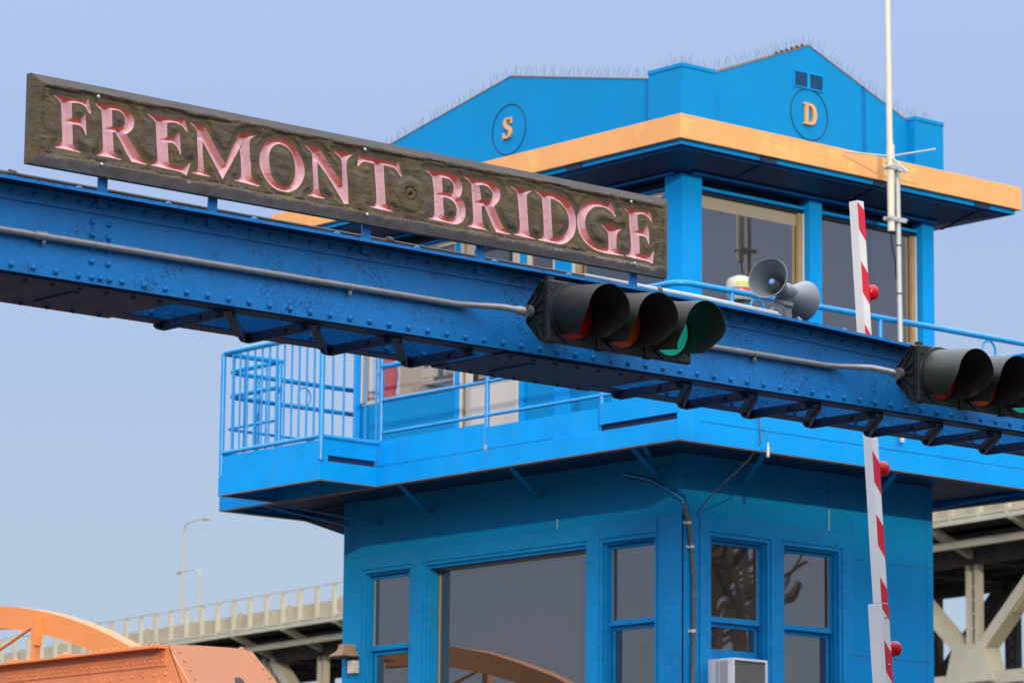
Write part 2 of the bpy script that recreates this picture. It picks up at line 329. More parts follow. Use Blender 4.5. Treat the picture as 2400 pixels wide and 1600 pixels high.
MB().tube([(14.06,CY-.02,5.316),(14.3,CY,5.316),(15.50,CY,5.320),(15.60,CY-.012,5.324),(15.74,CY-.13,5.318),(15.82,CY-.20,5.296),(15.90,14.955,5.281)], .0175, 14).build('pipe', M['steel'], cd2, smooth=True)
q = MB(); strap(q, 14.93, CY, 5.318); q.build('strap', M['steel'], cd2, smooth=True)
tp = thing('pipe_run', 'thin dark weathered pipe lying along the top of the girder behind the sign', 'pipe', (10, 15.40, 5.59))
MB().tube([(4.8,15.40,5.640),(9.6,15.40,5.641),(13.8,15.40,5.636)], .0165, 10).build('pipe', M['steel_dark'], tp, smooth=True)
MB().tube([(13.8,15.40,5.636),(14.7,15.40,5.630),(15.30,15.40,5.615)], .024, 10).build('sleeve', M['grey_pole'], tp, smooth=True)
for x in (10.02, 12.4, 14.35): MB().lathe((x,15.40,5.640 if x < 13 else 5.632), (1,0,0), [(0,.018),(0,.028),(.03,.028),(.03,.018)], 12).build('clamp', M['steel_dark'], tp, smooth=True)

# ------------------------------------------------------------------ carved wooden sign
LET=[('F',[[189,404,241,405,305,407,359,408,394,418,403,384,413,357,408,344,396,354,381,374,358,385,329,387,297,382,302,308,322,307,352,310,362,322,378,342,383,308,387,265,390,235,386,233,375,256,356,275,330,278,304,276,308,230,312,177,327,161,362,146,358,142,276,145,203,146,225,161,241,172,248,188,243,263,238,328,234,373,216,388]]),
('R',[[434,405,494,409,546,411,599,408,630,401,652,386,667,366,671,343,666,317,652,298,627,280,643,259,670,228,698,194,719,171,757,148,752,144,707,144,662,144,632,180,600,225,561,277,544,277,548,235,554,183,570,163,602,143,529,145,449,144,469,158,484,174,489,188,484,249,478,324,473,376,454,386],[536,386,560,389,584,386,605,374,616,356,617,338,609,322,592,310,566,306,541,305]]),
('E',[[751,400,803,403,856,404,923,406,971,408,979,405,991,376,999,344,981,358,964,374,937,382,905,383,870,376,874,303,897,304,918,310,931,326,945,339,951,314,957,259,961,226,955,227,941,252,924,271,908,279,875,275,880,235,886,181,895,169,917,163,949,163,976,171,997,185,1019,196,1008,157,998,126,979,133,958,139,864,142,771,145,795,158,810,171,817,183,809,269,804,334,800,369,780,384]]),
('M',[[1005,400,1039,402,1090,399,1101,392,1126,365,1177,294,1238,223,1273,303,1320,394,1358,401,1424,397,1400,386,1389,375,1385,357,1388,305,1395,249,1402,187,1416,169,1453,145,1448,138,1373,142,1292,146,1315,156,1328,165,1337,184,1333,240,1328,289,1322,319,1288,255,1256,201,1221,141,1180,196,1138,254,1091,317,1094,259,1102,186,1109,165,1143,147,1139,142,1081,142,1025,145,1046,154,1063,166,1069,179,1064,243,1058,309,1052,369,1037,384]]),
('O',[[1449,280,1454,317,1472,351,1499,381,1532,396,1568,404,1607,404,1641,392,1676,372,1707,343,1728,310,1739,275,1739,240,1727,207,1703,173,1670,149,1636,137,1600,135,1558,142,1521,159,1490,186,1467,217,1452,249],[1511,285,1511,310,1518,338,1536,362,1561,376,1591,379,1625,369,1651,348,1668,321,1676,288,1680,250,1674,214,1658,185,1636,165,1611,159,1580,164,1551,182,1531,206,1519,236,1515,258]]),
('N',[[1736,399,1775,400,1827,399,1838,392,1885,342,1943,284,1987,242,1985,297,1979,359,1967,373,1927,394,1987,403,2054,398,2027,378,2015,360,2014,313,2021,257,2027,188,2031,134,2001,131,1945,197,1887,262,1823,322,1824,284,1829,228,1834,183,1843,166,1875,141,1867,137,1813,137,1755,141,1784,154,1798,170,1798,223,1792,291,1786,354,1770,379]]),
('T',[[2096,404,2131,401,2201,401,2288,400,2333,400,2359,405,2371,368,2384,333,2378,328,2360,348,2336,368,2301,374,2260,374,2264,317,2271,248,2280,171,2293,159,2329,138,2320,135,2235,136,2167,139,2194,151,2211,165,2215,182,2210,251,2202,319,2196,373,2158,374,2126,373,2106,358,2086,338,2086,359]]),
('B',[[2539,391,2604,397,2678,401,2724,399,2760,387,2784,367,2797,341,2797,315,2783,283,2804,264,2820,231,2822,196,2812,166,2788,143,2755,130,2713,130,2638,132,2565,133,2590,146,2604,159,2609,183,2604,253,2596,322,2588,359,2571,377],[2658,368,2688,369,2718,362,2737,343,2738,323,2728,302,2713,293,2689,292,2662,292,2660,332],[2667,264,2696,265,2726,257,2750,239,2761,210,2757,181,2739,162,2718,153,2697,154,2675,162,2669,216]]),
('R',[[2806,395,2865,398,2926,400,2975,400,3011,396,3039,381,3059,361,3064,335,3056,305,3025,270,3022,265,3032,247,3054,212,3079,178,3101,152,3147,133,3141,129,3089,128,3038,129,3014,161,2983,209,2955,258,2934,259,2936,209,2941,167,2953,150,2978,131,2905,129,2832,131,2856,144,2871,157,2877,177,2871,247,2864,317,2859,364,2838,382],[2915,366,2944,371,2975,367,3000,352,3011,334,3009,315,2997,297,2982,290,2958,291,2930,290,2925,326]]),
('I',[[3135,392,3180,394,3242,393,3295,392,3267,379,3256,370,3253,348,3259,269,3264,210,3268,168,3279,150,3323,129,3307,128,3229,130,3158,133,3186,149,3201,163,3205,190,3199,249,3190,319,3183,364,3165,380]]),
('D',[[3308,393,3367,398,3430,402,3477,398,3525,386,3563,362,3589,335,3605,298,3610,260,3606,223,3590,187,3559,154,3527,135,3492,126,3448,126,3385,127,3331,128,3354,144,3373,159,3377,183,3372,250,3365,321,3360,364,3339,380],[3425,371,3459,366,3500,351,3532,326,3551,295,3558,260,3555,233,3539,202,3514,176,3479,161,3440,155,3435,223,3428,306]]),
('G',[[3617,272,3619,304,3634,335,3659,366,3691,389,3729,401,3768,403,3813,400,3842,403,3865,411,3884,379,3904,343,3894,336,3872,356,3846,371,3810,378,3771,376,3739,367,3711,347,3688,319,3677,291,3678,259,3686,229,3705,200,3731,177,3763,160,3799,153,3828,154,3850,161,3848,198,3843,234,3827,256,3791,276,3820,280,3879,281,3948,275,3921,255,3910,236,3908,207,3910,163,3928,144,3964,132,3957,126,3854,124,3805,124,3757,130,3712,145,3674,167,3645,194,3625,227]]),
('E',[[3953,397,3998,400,4080,401,4149,406,4162,393,4176,353,4177,342,4156,360,4129,378,4096,382,4064,374,4067,328,4074,289,4094,288,4113,292,4123,311,4138,329,4146,309,4153,266,4155,220,4148,221,4136,244,4117,258,4077,258,4081,207,4083,160,4104,154,4130,152,4156,163,4176,178,4191,187,4186,148,4180,112,4157,119,4130,123,4048,125,3976,128,3996,144,4012,158,4017,178,4012,246,4003,318,3998,369,3979,386]])]

SX, SZ, SY = 9.9, 5.6, 15.119
def smooth_loop(f):
    P = [Vector((f[i]/1000+SX, f[i+1]/1000+SZ)) for i in range(0, len(f), 2)]; n = len(P); corner = []
    for i in range(n):
        a = (P[i]-P[i-1]); b = (P[(i+1) % n]-P[i]); ang = abs(a.angle_signed(b)) if a.length and b.length else 0
        corner.append(ang > R(44))
    out = []
    for i in range(n):
        p1, p2 = P[i], P[(i+1) % n]; p0 = P[i-1] if not corner[i] else p1-(p2-p1); p3 = P[(i+2) % n] if not corner[(i+1) % n] else p2+(p2-p1)
        seg = max(1, int((p2-p1).length/.011))
        for k in range(seg):
            t = k/seg; out.append(.5*((2*p1)+(p2-p0)*t+(2*p0-5*p1+4*p2-p3)*t*t+(3*p1-3*p2+p3-p0)*t**3))
    return out
import numpy as np
def seg_dist(P, loops):                         # distance of points (N,2) to all loop segments
    A = np.concatenate([np.array([tuple(p) for p in l]) for l in loops]); B = np.concatenate([np.roll(np.array([tuple(p) for p in l]), -1, 0) for l in loops])
    D = B-A; LL = (D*D).sum(1)+1e-12; best = np.full(len(P), 9.0)
    for i in range(0, len(P), 2000):
        q = P[i:i+2000, None, :]-A[None]; t = np.clip((q*D[None]).sum(2)/LL, 0, 1); r = q-t[..., None]*D[None]
        best[i:i+2000] = np.sqrt((r*r).sum(2).min(1))
    return best
def inside(P, loops):
    c = np.zeros(len(P), bool)
    for l in loops:
        A = np.array([tuple(p) for p in l]); B = np.roll(A, -1, 0)
        for a, b in zip(A, B):
            if a[1] == b[1]: continue
            k = ((a[1] > P[:, 1]) != (b[1] > P[:, 1])) & (P[:, 0] < (b[0]-a[0])*(P[:, 1]-a[1])/(b[1]-a[1])+a[0]); c ^= k
    return c
M['zs'] = simple('zinc_screw', (.6,.65,.63), .35, .6)
sign = thing('name_sign', 'carved brown wooden sign board reading FREMONT BRIDGE in pink letters above the girder', 'sign', (12.07, SY, 5.635))
def mat_letter(name, col, amp):
    return paint(name, col, .6, amp, 10, .002, 45, dirt=(.62, .20, .18), dirt_amt=.4, dirt_scale=22, crack=((.22,.07,.06), 17, .012, 7))
M['pink'] = mat_letter('pink_letter_paint', (.95, .56, .56), .05)
M['salmon'] = paint('salmon_letter_paint', (.92, .40, .36), .6, .08, 14, .002, 45, dirt=(.75, .14, .10), dirt_amt=.5, dirt_scale=30)
M['deep'] = paint('red_letter_paint', (.84, .17, .12), .6, .10, 14, .002, 45, dirt=(.85, .3, .25), dirt_amt=.4, dirt_scale=25)
RIM = .017; allL = []
for ch, loops in LET:
    LP = [smooth_loop(l) for l in loops]; allL.append(LP)
    A = np.array([tuple(p) for p in LP[0]]); lo, hi = A.min(0), A.max(0); g = .0042
    gx, gy = np.meshgrid(np.arange(lo[0], hi[0], g), np.arange(lo[1], hi[1], g)); Q = np.stack([gx.ravel(), gy.ravel()], 1); Q[:, 0] += (np.round((Q[:, 1]-lo[1])/g) % 2)*g/2
    Q = Q[inside(Q, LP)]; d = seg_dist(Q, LP); Q = Q[d > .0018]
    pts = []; ed = []
    for l in LP:
        o = len(pts); n = len(l); pts += [Vector(p) for p in l]; ed += [(o+i, o+(i+1) % n) for i in range(n)]
    nb = len(pts); pts += [Vector(q) for q in Q]
    vo, eo, fo, ov, oe, of = geometry.delaunay_2d_cdt(pts, ed, [], 0, 1e-6)
    V2 = np.array([tuple(v) for v in vo]); cen = np.array([V2[list(f)].mean(0) for f in fo]); ins = inside(cen, LP)
    dd = seg_dist(V2, LP); dep = RIM+np.minimum(dd*1.05, .024)
    mb = MB(); mb.v = [(v[0], SY+dep[i]+.0008*noise.noise(Vector((v[0]*30, v[1]*90, 0))), v[1]) for i, v in enumerate(V2)]
    for f, k in zip(fo, ins):
        if not k: continue
        a, b, c = [Vector(mb.v[j]) for j in f[:3]]; n = (b-a).cross(c-a).normalized()
        if n.y > 0: n = -n
        mb.f.append(list(f)); mb.m.append(1 if n.z < -.53 else 2 if n.z < -.20 else 0)  # facet colour follows slope: red facing down, salmon between, pink elsewhere
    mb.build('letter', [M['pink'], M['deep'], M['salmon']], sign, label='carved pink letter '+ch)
# board
BX0, BX1, BZ0, BZ1 = 9.965, 14.208, 5.649, 6.098
wood = bpy.data.materials.new('weathered_sign_wood'); wood.use_nodes = True; nt = wood.node_tree; L = nt.links; pb = nt.nodes['Principled BSDF']; pb.inputs['Roughness'].default_value = .78
tc = nd(nt, 'ShaderNodeTexCoord'); mp = nd(nt, 'ShaderNodeMapping'); mp.inputs['Scale'].default_value = (.25, 1, 1.6); L.new(tc.outputs['Object'], mp.inputs['Vector'])
na = nd(nt, 'ShaderNodeTexNoise', Scale=26.0, Detail=9.0, Roughness=.7); L.new(mp.outputs[0], na.inputs['Vector'])
nb_ = nd(nt, 'ShaderNodeTexNoise', Scale=9.0, Detail=7.0, Roughness=.65); L.new(tc.outputs['Object'], nb_.inputs['Vector'])
ra = nd(nt, 'ShaderNodeValToRGB'); L.new(na.outputs[0], ra.inputs[0]); c = ra.color_ramp
c.elements[0].position = .30; c.elements[0].color = (.035, .020, .010, 1); c.elements[1].position = .70; c.elements[1].color = (.22, .165, .10, 1)
e = c.elements.new(.5); e.color = (.15, .105, .05, 1)
rb = nd(nt, 'ShaderNodeValToRGB'); L.new(nb_.outputs[0], rb.inputs[0]); c = rb.color_ramp
c.elements[0].position = .40; c.elements[0].color = (.21, .145, .05, 1); c.elements[1].position = .66; c.elements[1].color = (.17, .145, .13, 1)
e = c.elements.new(.52); e.color = (.12, .085, .045, 1)
mx = nd(nt, 'ShaderNodeMix', data_type='RGBA'); mx.inputs['Factor'].default_value = .5; L.new(ra.outputs[0], mx.inputs[6]); L.new(rb.outputs[0], mx.inputs[7])
L.new(mx.outputs[2], pb.inputs['Base Color'])
mp2 = nd(nt, 'ShaderNodeMapping'); mp2.inputs['Scale'].default_value = (.12, 1, 1); L.new(tc.outputs['Object'], mp2.inputs['Vector'])
ng = nd(nt, 'ShaderNodeTexNoise', Scale=90.0, Detail=6.0, Roughness=.7); L.new(mp2.outputs[0], ng.inputs['Vector'])
bp = nd(nt, 'ShaderNodeBump', Strength=.9, Distance=.006); L.new(ng.outputs[0], bp.inputs['Height'])
bp2 = nd(nt, 'ShaderNodeBump', Strength=.8, Distance=.012); L.new(nb_.outputs[0], bp2.inputs['Height']); L.new(bp.outputs[0], bp2.inputs['Normal']); L.new(bp2.outputs[0], pb.inputs['Normal'])
M['wood'] = wood
pts = []; ed = []; loopsall = [l for LP in allL for l in LP]
def rect(a, b, c, d, st=.03):
    out = []
    for p, q in (((a,c),(b,c)),((b,c),(b,d)),((b,d),(a,d)),((a,d),(a,c))):
        p = Vector(p); q = Vector(q); n = max(1, int((q-p).length/st)); out += [p+(q-p)*k/n for k in range(n)]
    return out
outer = rect(BX0, BX1, BZ0, BZ1)
for l in [outer]+loopsall:
    o = len(pts); n = len(l); pts += [Vector(p) for p in l]; ed += [(o+i, o+(i+1) % n) for i in range(n)]
g = .0105; gx, gy = np.meshgrid(np.arange(BX0+.006, BX1-.004, g), np.arange(BZ0+.006, BZ1-.004, g)); Q = np.stack([gx.ravel(), gy.ravel()], 1)
dl = seg_dist(Q, loopsall); keep = (dl > .004)
for LP in allL: keep &= ~inside(Q, LP)
Q = Q[keep]; rr_ = random.Random(3); pts += [Vector((q[0]+rr_.uniform(-.003,.003), q[1]+rr_.uniform(-.003,.003))) for q in Q]
vo, eo, fo, ov, oe, of = geometry.delaunay_2d_cdt(pts, ed, [], 0, 1e-6)
V2 = np.array([tuple(v) for v in vo]); cen = np.array([V2[list(f)].mean(0) for f in fo]); ok = np.ones(len(fo), bool)
for LP in allL: ok &= ~inside(cen, LP)
dl = seg_dist(V2, loopsall); MEDX, MEDZ = 12.330, 5.842
mb = MB()
def sst(a, b, x): t = min(1, max(0, (x-a)/(b-a))); return t*t*(3-2*t)
for i, v in enumerate(V2):
    e_ = min(v[0]-BX0, BX1-v[0], v[1]-BZ0, BZ1-v[1])
    base = .034*(1-min(1, e_/.046)) + .004*sst(.046, .07, e_)
    P3 = Vector((v[0]*3.2, v[1]*9, .3)); rough = (.0055 if e_ > .046 else .0015)*noise.fractal(P3*1.9, .8, 2.2, 5)
    # gouged crack line inside the frame band
    base += .009*math.exp(-((e_-.062+.012*noise.noise(Vector((v[0]*7, v[1]*7, 2))))/.005)**2) if e_ > .02 else 0
    m_ = math.hypot(v[0]-MEDX, v[1]-MEDZ)
    if m_ < .10: base += -.012*(1-sst(.07,.10,m_)) + .012*math.exp(-((m_-.036)/.006)**2) + .030*(1-sst(.006,.014,m_))
    k = sst(.0, .034, dl[i]); base = (base+rough*(1 if e_ > .004 else 0))*k + RIM*(1-k) + .007*math.exp(-((dl[i]-.024)/.012)**2)*(1 if m_ > .08 else 0)
    mb.v.append((v[0], SY+max(-.004, base), v[1]))
for f, k in zip(fo, ok):
    if k:
        cx_ = (V2[list(f)].mean(0)); ez = min(cx_[1]-BZ0, BZ1-cx_[1]); ex = min(cx_[0]-BX0, BX1-cx_[0])
        mb.f.append(list(f)); mb.m.append((1 if cx_[1] > 5.9 else 2) if ez < .046 and ez < ex else 0)  # top bevel gets the darker wood, bottom bevel the paler one
front = list(mb.v)
b1 = len(mb.v); n = len(outer)
def near(p): return int(((V2-np.array(tuple(p)))**2).sum(1).argmin())
idx = [near(p) for p in outer]
for p in outer: mb.v.append((p[0], SY+.07, p[1]))
for i in range(n): mb.f.append([idx[i], idx[(i+1) % n], b1+(i+1) % n, b1+i]); mb.m.append(0)
mb.f.append([b1+i for i in range(n)]); mb.m.append(0)
M['wood_grey'] = paint('dark_bevel_wood', (.095,.08,.07), .75, .22, 5, .004, 60, dirt=(.07,.05,.03), dirt_amt=.7, dirt_scale=14)
M['wood_pale'] = paint('pale_bevel_wood', (.33,.28,.245), .75, .18, 5, .004, 60, dirt=(.14,.10,.06), dirt_amt=.6, dirt_scale=14)
bo = mb.build('board', [M['wood'], M['wood_grey'], M['wood_pale']], sign)
for x, z in ((10.343,6.035),(10.374,5.699),(12.022,6.033),(12.043,5.691),(13.903,6.034),(13.932,5.692)):
    MB().lathe((x, SY+.004, z), (0,-1,0), [(0,.0095),(.004,.0095),(.007,.006),(.008,.001)], 12, True).build('screw', M['zs'], sign, smooth=True)
for x in (10.436, 11.108, 12.10, 12.88, 13.99):
    MB().box((x-.028, SY+.075, 5.50), (x+.028, SY+.087, 5.98)).build('bracket', M['girder'], sign, bevel=.002)

# ------------------------------------------------------------------ traffic signals
def signal(x0, label, group):
    zc = 5.277; yf = 14.85
    t = thing('traffic_light', label, 'traffic light', (x0+.525, 15.0, zc), group)
    h = MB(); prof = [(yf,.163),(yf+.02,.165),(yf+.135,.045),(yf+.135,-.05),(yf+.02,-.166),(yf,-.163)]
    h.prism([(x0+.004, y, zc+z) for y, z in prof], (1.046, 0, 0))
    h.build('housing', M['signal'], t, bevel=.006)
    e = MB(); e.prism([(x0-.004, y, zc+z) for y, z in [(yf+.012,.15),(yf+.02,.152),(yf+.125,.04),(yf+.125,-.045),(yf+.02,-.152),(yf+.012,-.15)]], (.006, 0, 0))
    hub = Vector((x0-.012, yf+.105, zc+.004))
    for y, z in [(yf+.01,.155),(yf+.06,.115),(yf+.13,.05),(yf+.13,-.05),(yf+.06,-.115),(yf+.01,-.155),(yf+.012,.06),(yf+.012,.0),(yf+.012,-.07),(yf+.05,.05)]:
        e.beam(hub+Vector((.004,0,0)), (x0-.008, y, zc+z), .007, .014, (1,0,0))
    ring = [(yf+.01,.158),(yf+.02,.162),(yf+.132,.048),(yf+.132,-.052),(yf+.02,-.163),(yf+.01,-.158)]
    for a, b in zip(ring, ring[1:]): e.beam((x0-.008, a[0], zc+a[1]), (x0-.008, b[0], zc+b[1]), .008, .016, (1,0,0))
    e.build('end_plate', M['signal'], t)
    MB().lathe(hub-Vector((.03,0,0)), (1,0,0), [(0,.02),(.0,.034),(.014,.036),(.03,.036),(.03,.02)], 14, True).build('hub', M['steel_dark'], t, smooth=True)
    for k, (lm, nm) in enumerate((('lens_red','red'), ('lens_amber','amber'), ('lens_green','green'))):
        cx = x0+.17+k*.35; ax = Vector((0, -1, -.10)).normalized()
        d = MB(); d.box((cx-.171, yf-.028, zc-.170), (cx+.171, yf-.001, zc+.170))
        d.build('door', M['signal'], t, bevel=.012)
        d = MB(); d.lathe((cx, yf-.028, zc), (0,-1,0), [(0,.168),(.012,.166),(.014,.152),(.002,.150)], 40)
        for sx in (-1, 1):
            for sz in (-1, 1): d.dome((cx+sx*.148, yf-.029, zc+sz*.118), (0,-1,0), .007, .008, 8)
        d.build('door_ring', M['signal'], t, smooth=True)
        MB().lathe((cx, yf-.022, zc), (0,-1,0), [(0,.149),(.010,.132),(.020,.095),(.026,.05),(.028,.003)], 40, True).build('lens', M[lm], t, smooth=True, label='round %s signal lens' % nm)
        v = MB(); rows_ = 10; N = 44; a0 = R(143); c0 = Vector((cx, yf-.034, zc)); xx = Vector((1,0,0)); zz = ax.cross(xx).normalized()
        if zz.z < 0: zz = -zz
        for th, mi in ((.0, 0), (.0032, 1)):
            o = len(v.v); r = .1515-th
            for i in range(rows_+1):
                for j in range(N+1):
                    a = -a0+2*a0*j/N; w = abs(a); Lr = .285-.115*sst(R(82), R(150), w)
                    if w < R(60): Lr = .285
                    s = i/rows_*Lr; p = c0+ax*s+(xx*math.sin(a)+zz*math.cos(a))*(r*(1-.02*s)); v.v.append(tuple(p))
            for i in range(rows_):
                for j in range(N): v.f.append([o+i*(N+1)+j, o+i*(N+1)+j+1, o+(i+1)*(N+1)+j+1, o+(i+1)*(N+1)+j]); v.m.append(mi)
        n1 = (rows_+1)*(N+1)
        for j in range(N): v.f.append([rows_*(N+1)+j, rows_*(N+1)+j+1, n1+rows_*(N+1)+j+1, n1+rows_*(N+1)+j]); v.m.append(0)
        for j in (0, N):
            for i in range(rows_): v.f.append([i*(N+1)+j, (i+1)*(N+1)+j, n1+(i+1)*(N+1)+j, n1+i*(N+1)+j]); v.m.append(0)
        vo_ = v.build('visor', [M['signal_green' if (k > 0) == (x0 < 15) else 'signal'], M['signal_in']], t, smooth=True)
        for hz in (-1, 1):
            MB().box((cx-.165, yf-.02, zc+hz*.172-.004), (cx-.125, yf+.01, zc+hz*.172+.012 if hz > 0 else zc+hz*.172+.004)).build('latch', M['black'], t, bevel=.003)
    MB().box((x0+.3, yf+.13, zc-.03), (x0+.4, GY-.001, zc+.03)).build('mount', M['signal'], t)
    MB().box((x0+.75, yf+.13, zc-.03), (x0+.85, GY-.001, zc+.03)).build('mount', M['signal'], t)
    return t
signal(13.04, 'dark horizontal traffic light with three hooded lenses mounted on the girder below the sign', 'traffic lights on the girder')
signal(15.885, 'dark horizontal traffic light at the right edge of the picture, below the railing hoop', 'traffic lights on the girder')

# ------------------------------------------------------------------ horn loudspeakers
HB = Vector((15.47, 15.50, 5.555))
sp = thing('horn_loudspeaker', 'grey twin horn loudspeaker standing on top of the girder beside the gate arm', 'loudspeaker', HB)
FR = Vector((fw.x, fw.y, 0)).normalized(); RT = Vector((rt.x, rt.y, 0)).normalized(); UPZ = Vector((0,0,1))
J = HB+UPZ*.235-RT*.005
def horn(c, ax, label):
    ax = ax.normalized()
    MB().lathe(c, ax*1.0, [(0,.030),(.03,.033),(.07,.046),(.12,.069),(.165,.090),(.20,.110),(.225,.119),(.232,.124),(.236,.123),(.234,.117),(.20,.104),(.165,.084),(.12,.063),(.07,.040),(.04,.03)], 44).build('horn', M['horn'], sp, smooth=True, label=label)
    MB().lathe(c, ax, [(.0,.024),(.03,.026),(.10,.026),(.168,.020),(.174,.018),(.175,.001)], 24, True).build('phase_plug', M['horn'], sp, smooth=True)
    return c+ax*.176
h1 = (-FR*.82-RT*.42+UPZ*.16); h2 = (FR*.70+RT*.62-UPZ*.06)
e1 = horn(J, h1, 'grey horn facing the viewer'); 
bl = MB().lathe(e1, h1, [(0,.0165),(.002,.0165),(.0025,.001)], 24, True)
bo = bl.build('badge', simple('horn_badge_blue', (.10,.42,.78), .4), sp)
hx = h1.normalized(); ha = hx.cross(UPZ).normalized(); hb_ = ha.cross(hx).normalized(); b = MB()
for (p, q) in (((-.009,-.006),(-.003,.008)),((-.003,.008),(.001,-.006)),((.001,-.006),(.007,.008))):
    b.beam(e1+hx*.0035+ha*p[0]+hb_*p[1], e1+hx*.0035+ha*q[0]+hb_*q[1], .003, .001, hx)
b.build('badge_mark', M['white'], sp)
horn(J-h2.normalized()*.045-UPZ*.02, h2, 'grey horn facing away to the right')
MB().lathe(J+RT*.02, h2, [(-.055,.03),(-.05,.045),(0,.05),(.05,.045),(.055,.03)], 24, True).build('joint', M['horn'], sp, smooth=True)
DV = (UPZ-RT*.42+FR*.1).normalized()
MB().lathe(J-RT*.065-UPZ*.22, (UPZ+RT*.28), [(0,.040),(.004,.044),(.11,.042),(.118,.038),(.122,.02)], 28, True).build('driver', M['horn'], sp, smooth=True)
b = MB(); b.beam(J-RT*.055-UPZ*.052, J+RT*.055-UPZ*.082, .05, .022, (UPZ+RT*.2)); b.beam(J+RT*.03-UPZ*.07, HB+RT*.03+UPZ*.02, .03, .014, FR); b.beam(J+RT*.0-UPZ*.02, J+RT*.0-UPZ*.075, .024, .024, FR)
b.dome(J+RT*.046-UPZ*.09, -FR, .010, .012, 8); b.build('bracket', M['steel'], sp)
b = MB(); b.beam(HB+RT*.02+UPZ*.012, HB+RT*.10+UPZ*.012, .05, .02, UPZ); b.tube([HB+RT*.06+UPZ*.075, HB+RT*.085+UPZ*.045, HB+RT*.115+UPZ*.01], .016, 10); b.build('cable_gland', M['black'], sp, smooth=True)
b = MB(); b.tube([HB+RT*.075+UPZ*.08, HB+RT*.10+UPZ*.055], .013, 10); b.build('conduit_nut', M['steel'], sp, smooth=True)

# ------------------------------------------------------------------ striped gate arm
ga = thing('gate_arm', 'raised white and red striped barrier arm with round red lamps between girder and tower', 'barrier gate', (18.50, 17.5, 1.2))
A0 = Vector((18.510, 17.5, 1.15)); def_t = lambda z: Vector((18.163+(7.054-z)*.0757, 17.5, z))
# visible near edge of the arm runs along def_t(z); section goes +x (striped) and +y (white side)
def sect(z0, z1, wx, wy, name, mat, ox=0, oy=0):
    a, b = def_t(z0), def_t(z1); a = a+Vector((ox,oy,0)); b = b+Vector((ox,oy,0))
    return MB().prism([a, a+Vector((wx,0,0)), a+Vector((wx,wy,0)), a+Vector((0,wy,0))], b-a).build(name, mat, ga, bevel=.003)
sect(4.341, 7.05, .064, .078, 'upper_arm', M['white'])
sect(1.0, 4.338, .066, .128, 'lower_arm', M['white'], -.002, -.004)
SZS = [(7.068,6.856),(6.638,6.426),(6.209,5.999),(5.783,5.573),(5.358,5.149),(4.934,4.726),(4.513,4.306),(4.093,3.887),(3.675,3.47),(3.259,3.055),(2.845,2.641)]
for z0, z1 in SZS:
    dz = .080
    hi_ = min(z0, 7.045)
    w = .064; lowp = z1 < 4.34; off = -.0055 if (z0+z1)/2 < 4.30 else -.0015
    P = []
    pts2 = [(0, z0), (w, z0-dz), (w, z1-dz), (0, z1)]
    if z0 > 7.04: pts2 = [(0, 7.04), (w, min(7.04, z0-dz)), (w, z1-dz), (0, z1)]
    for u, z in pts2:
        p = def_t(z)+Vector((u, off, 0)); P.append(p)
    if z1-dz < 4.34 < z0:                                   # this stripe crosses the joint: keep it on the upper face, and one on the lower
        P = []
        for u, z in [(0, z0), (w, z0-dz), (w, 4.345), (0, 4.345)]: P.append(def_t(z)+Vector((u, -.0015, 0)))
        MB().prism(P, (0,.001,0)).build('red_stripe', M['red'], ga)
        P = []
        for u, z in [(0, 4.336), (w, 4.336), (w, z1-dz), (0, z1)]: P.append(def_t(z)+Vector((u, -.0055, 0)))
    MB().prism(P, (0,.001,0)).build('red_stripe', M['red'], ga)
for z in (6.45, 5.255, 4.051):
    c = def_t(z)+Vector((.150 if z > 4.3 else .162, .045, 0))
    l = MB().lathe(c, (0,-1,.0), [(-.02,.045),(-.02,.050),(.0,.051),(.008,.049),(.022,.038),(.030,.02),(.032,.002)], 26, True).build('warning_lamp', M['red_lens'], ga, smooth=True)
    MB().lathe(c, (0,-1,0), [(-.05,.03),(-.05,.052),(-.021,.0525),(-.021,.03)], 24, True).build('lamp_base', M['red_lens'], ga, smooth=True)
for z, dx in ((4.25,.03),(3.93,.034)): MB().dome(def_t(z)+Vector((dx,-.0065,0)), (0,-1,0), .010, .010, 10).build('bolt', M['steel'], ga, smooth=True)
MB().box((18.3,17.3,0),(18.9,17.9,1.2)).build('gate_machine', M['white'], ga, bevel=.03)
# ------------------------------------------------------------------ control tower
WX, WY = 3.855, 5.763
RF = lambda u, z, o=0: (XC+u, YC-o, z)
LF = lambda u, z, o=0: (XC-o, YC+u, z)
def fb(mb, F, u0, u1, z0, z1, o0, o1):
    a = F(u0, z0, o0); b = F(u1, z1, o1); mb.box([min(p, q) for p, q in zip(a, b)], [max(p, q) for p, q in zip(a, b)]); return mb
def wall(mb, F, u0, u1, z0, z1, o0, o1, holes):          # wall slab with rectangular openings
    us = sorted({u0, u1, *[h[0] for h in holes], *[h[1] for h in holes]}); zs = sorted({z0, z1, *[h[2] for h in holes], *[h[3] for h in holes]})
    us = [u for u in us if u0 <= u <= u1]; zs = [z for z in zs if z0 <= z <= z1]
    for i in range(len(us)-1):
        for j in range(len(zs)-1):
            a, b, c, d = us[i], us[i+1], zs[j], zs[j+1]; um, zm = (a+b)/2, (c+d)/2
            if any(h[0] < um < h[1] and h[2] < zm < h[3] for h in holes): continue
            for o in (o0, o1): mb.add([F(a,c,o),F(b,c,o),F(b,d,o),F(a,d,o)], [(0,1,2,3)])
    def side(p, q): mb.add([F(*p,o0),F(*q,o0),F(*q,o1),F(*p,o1)], [(0,1,2,3)])
    for h in [(u0,u1,z0,z1)]+list(holes):
        a, b, c, d = max(h[0],u0), min(h[1],u1), max(h[2],z0), min(h[3],z1)
        side((a,c),(b,c)); side((b,c),(b,d)); side((b,d),(a,d)); side((a,d),(a,c))
    return mb
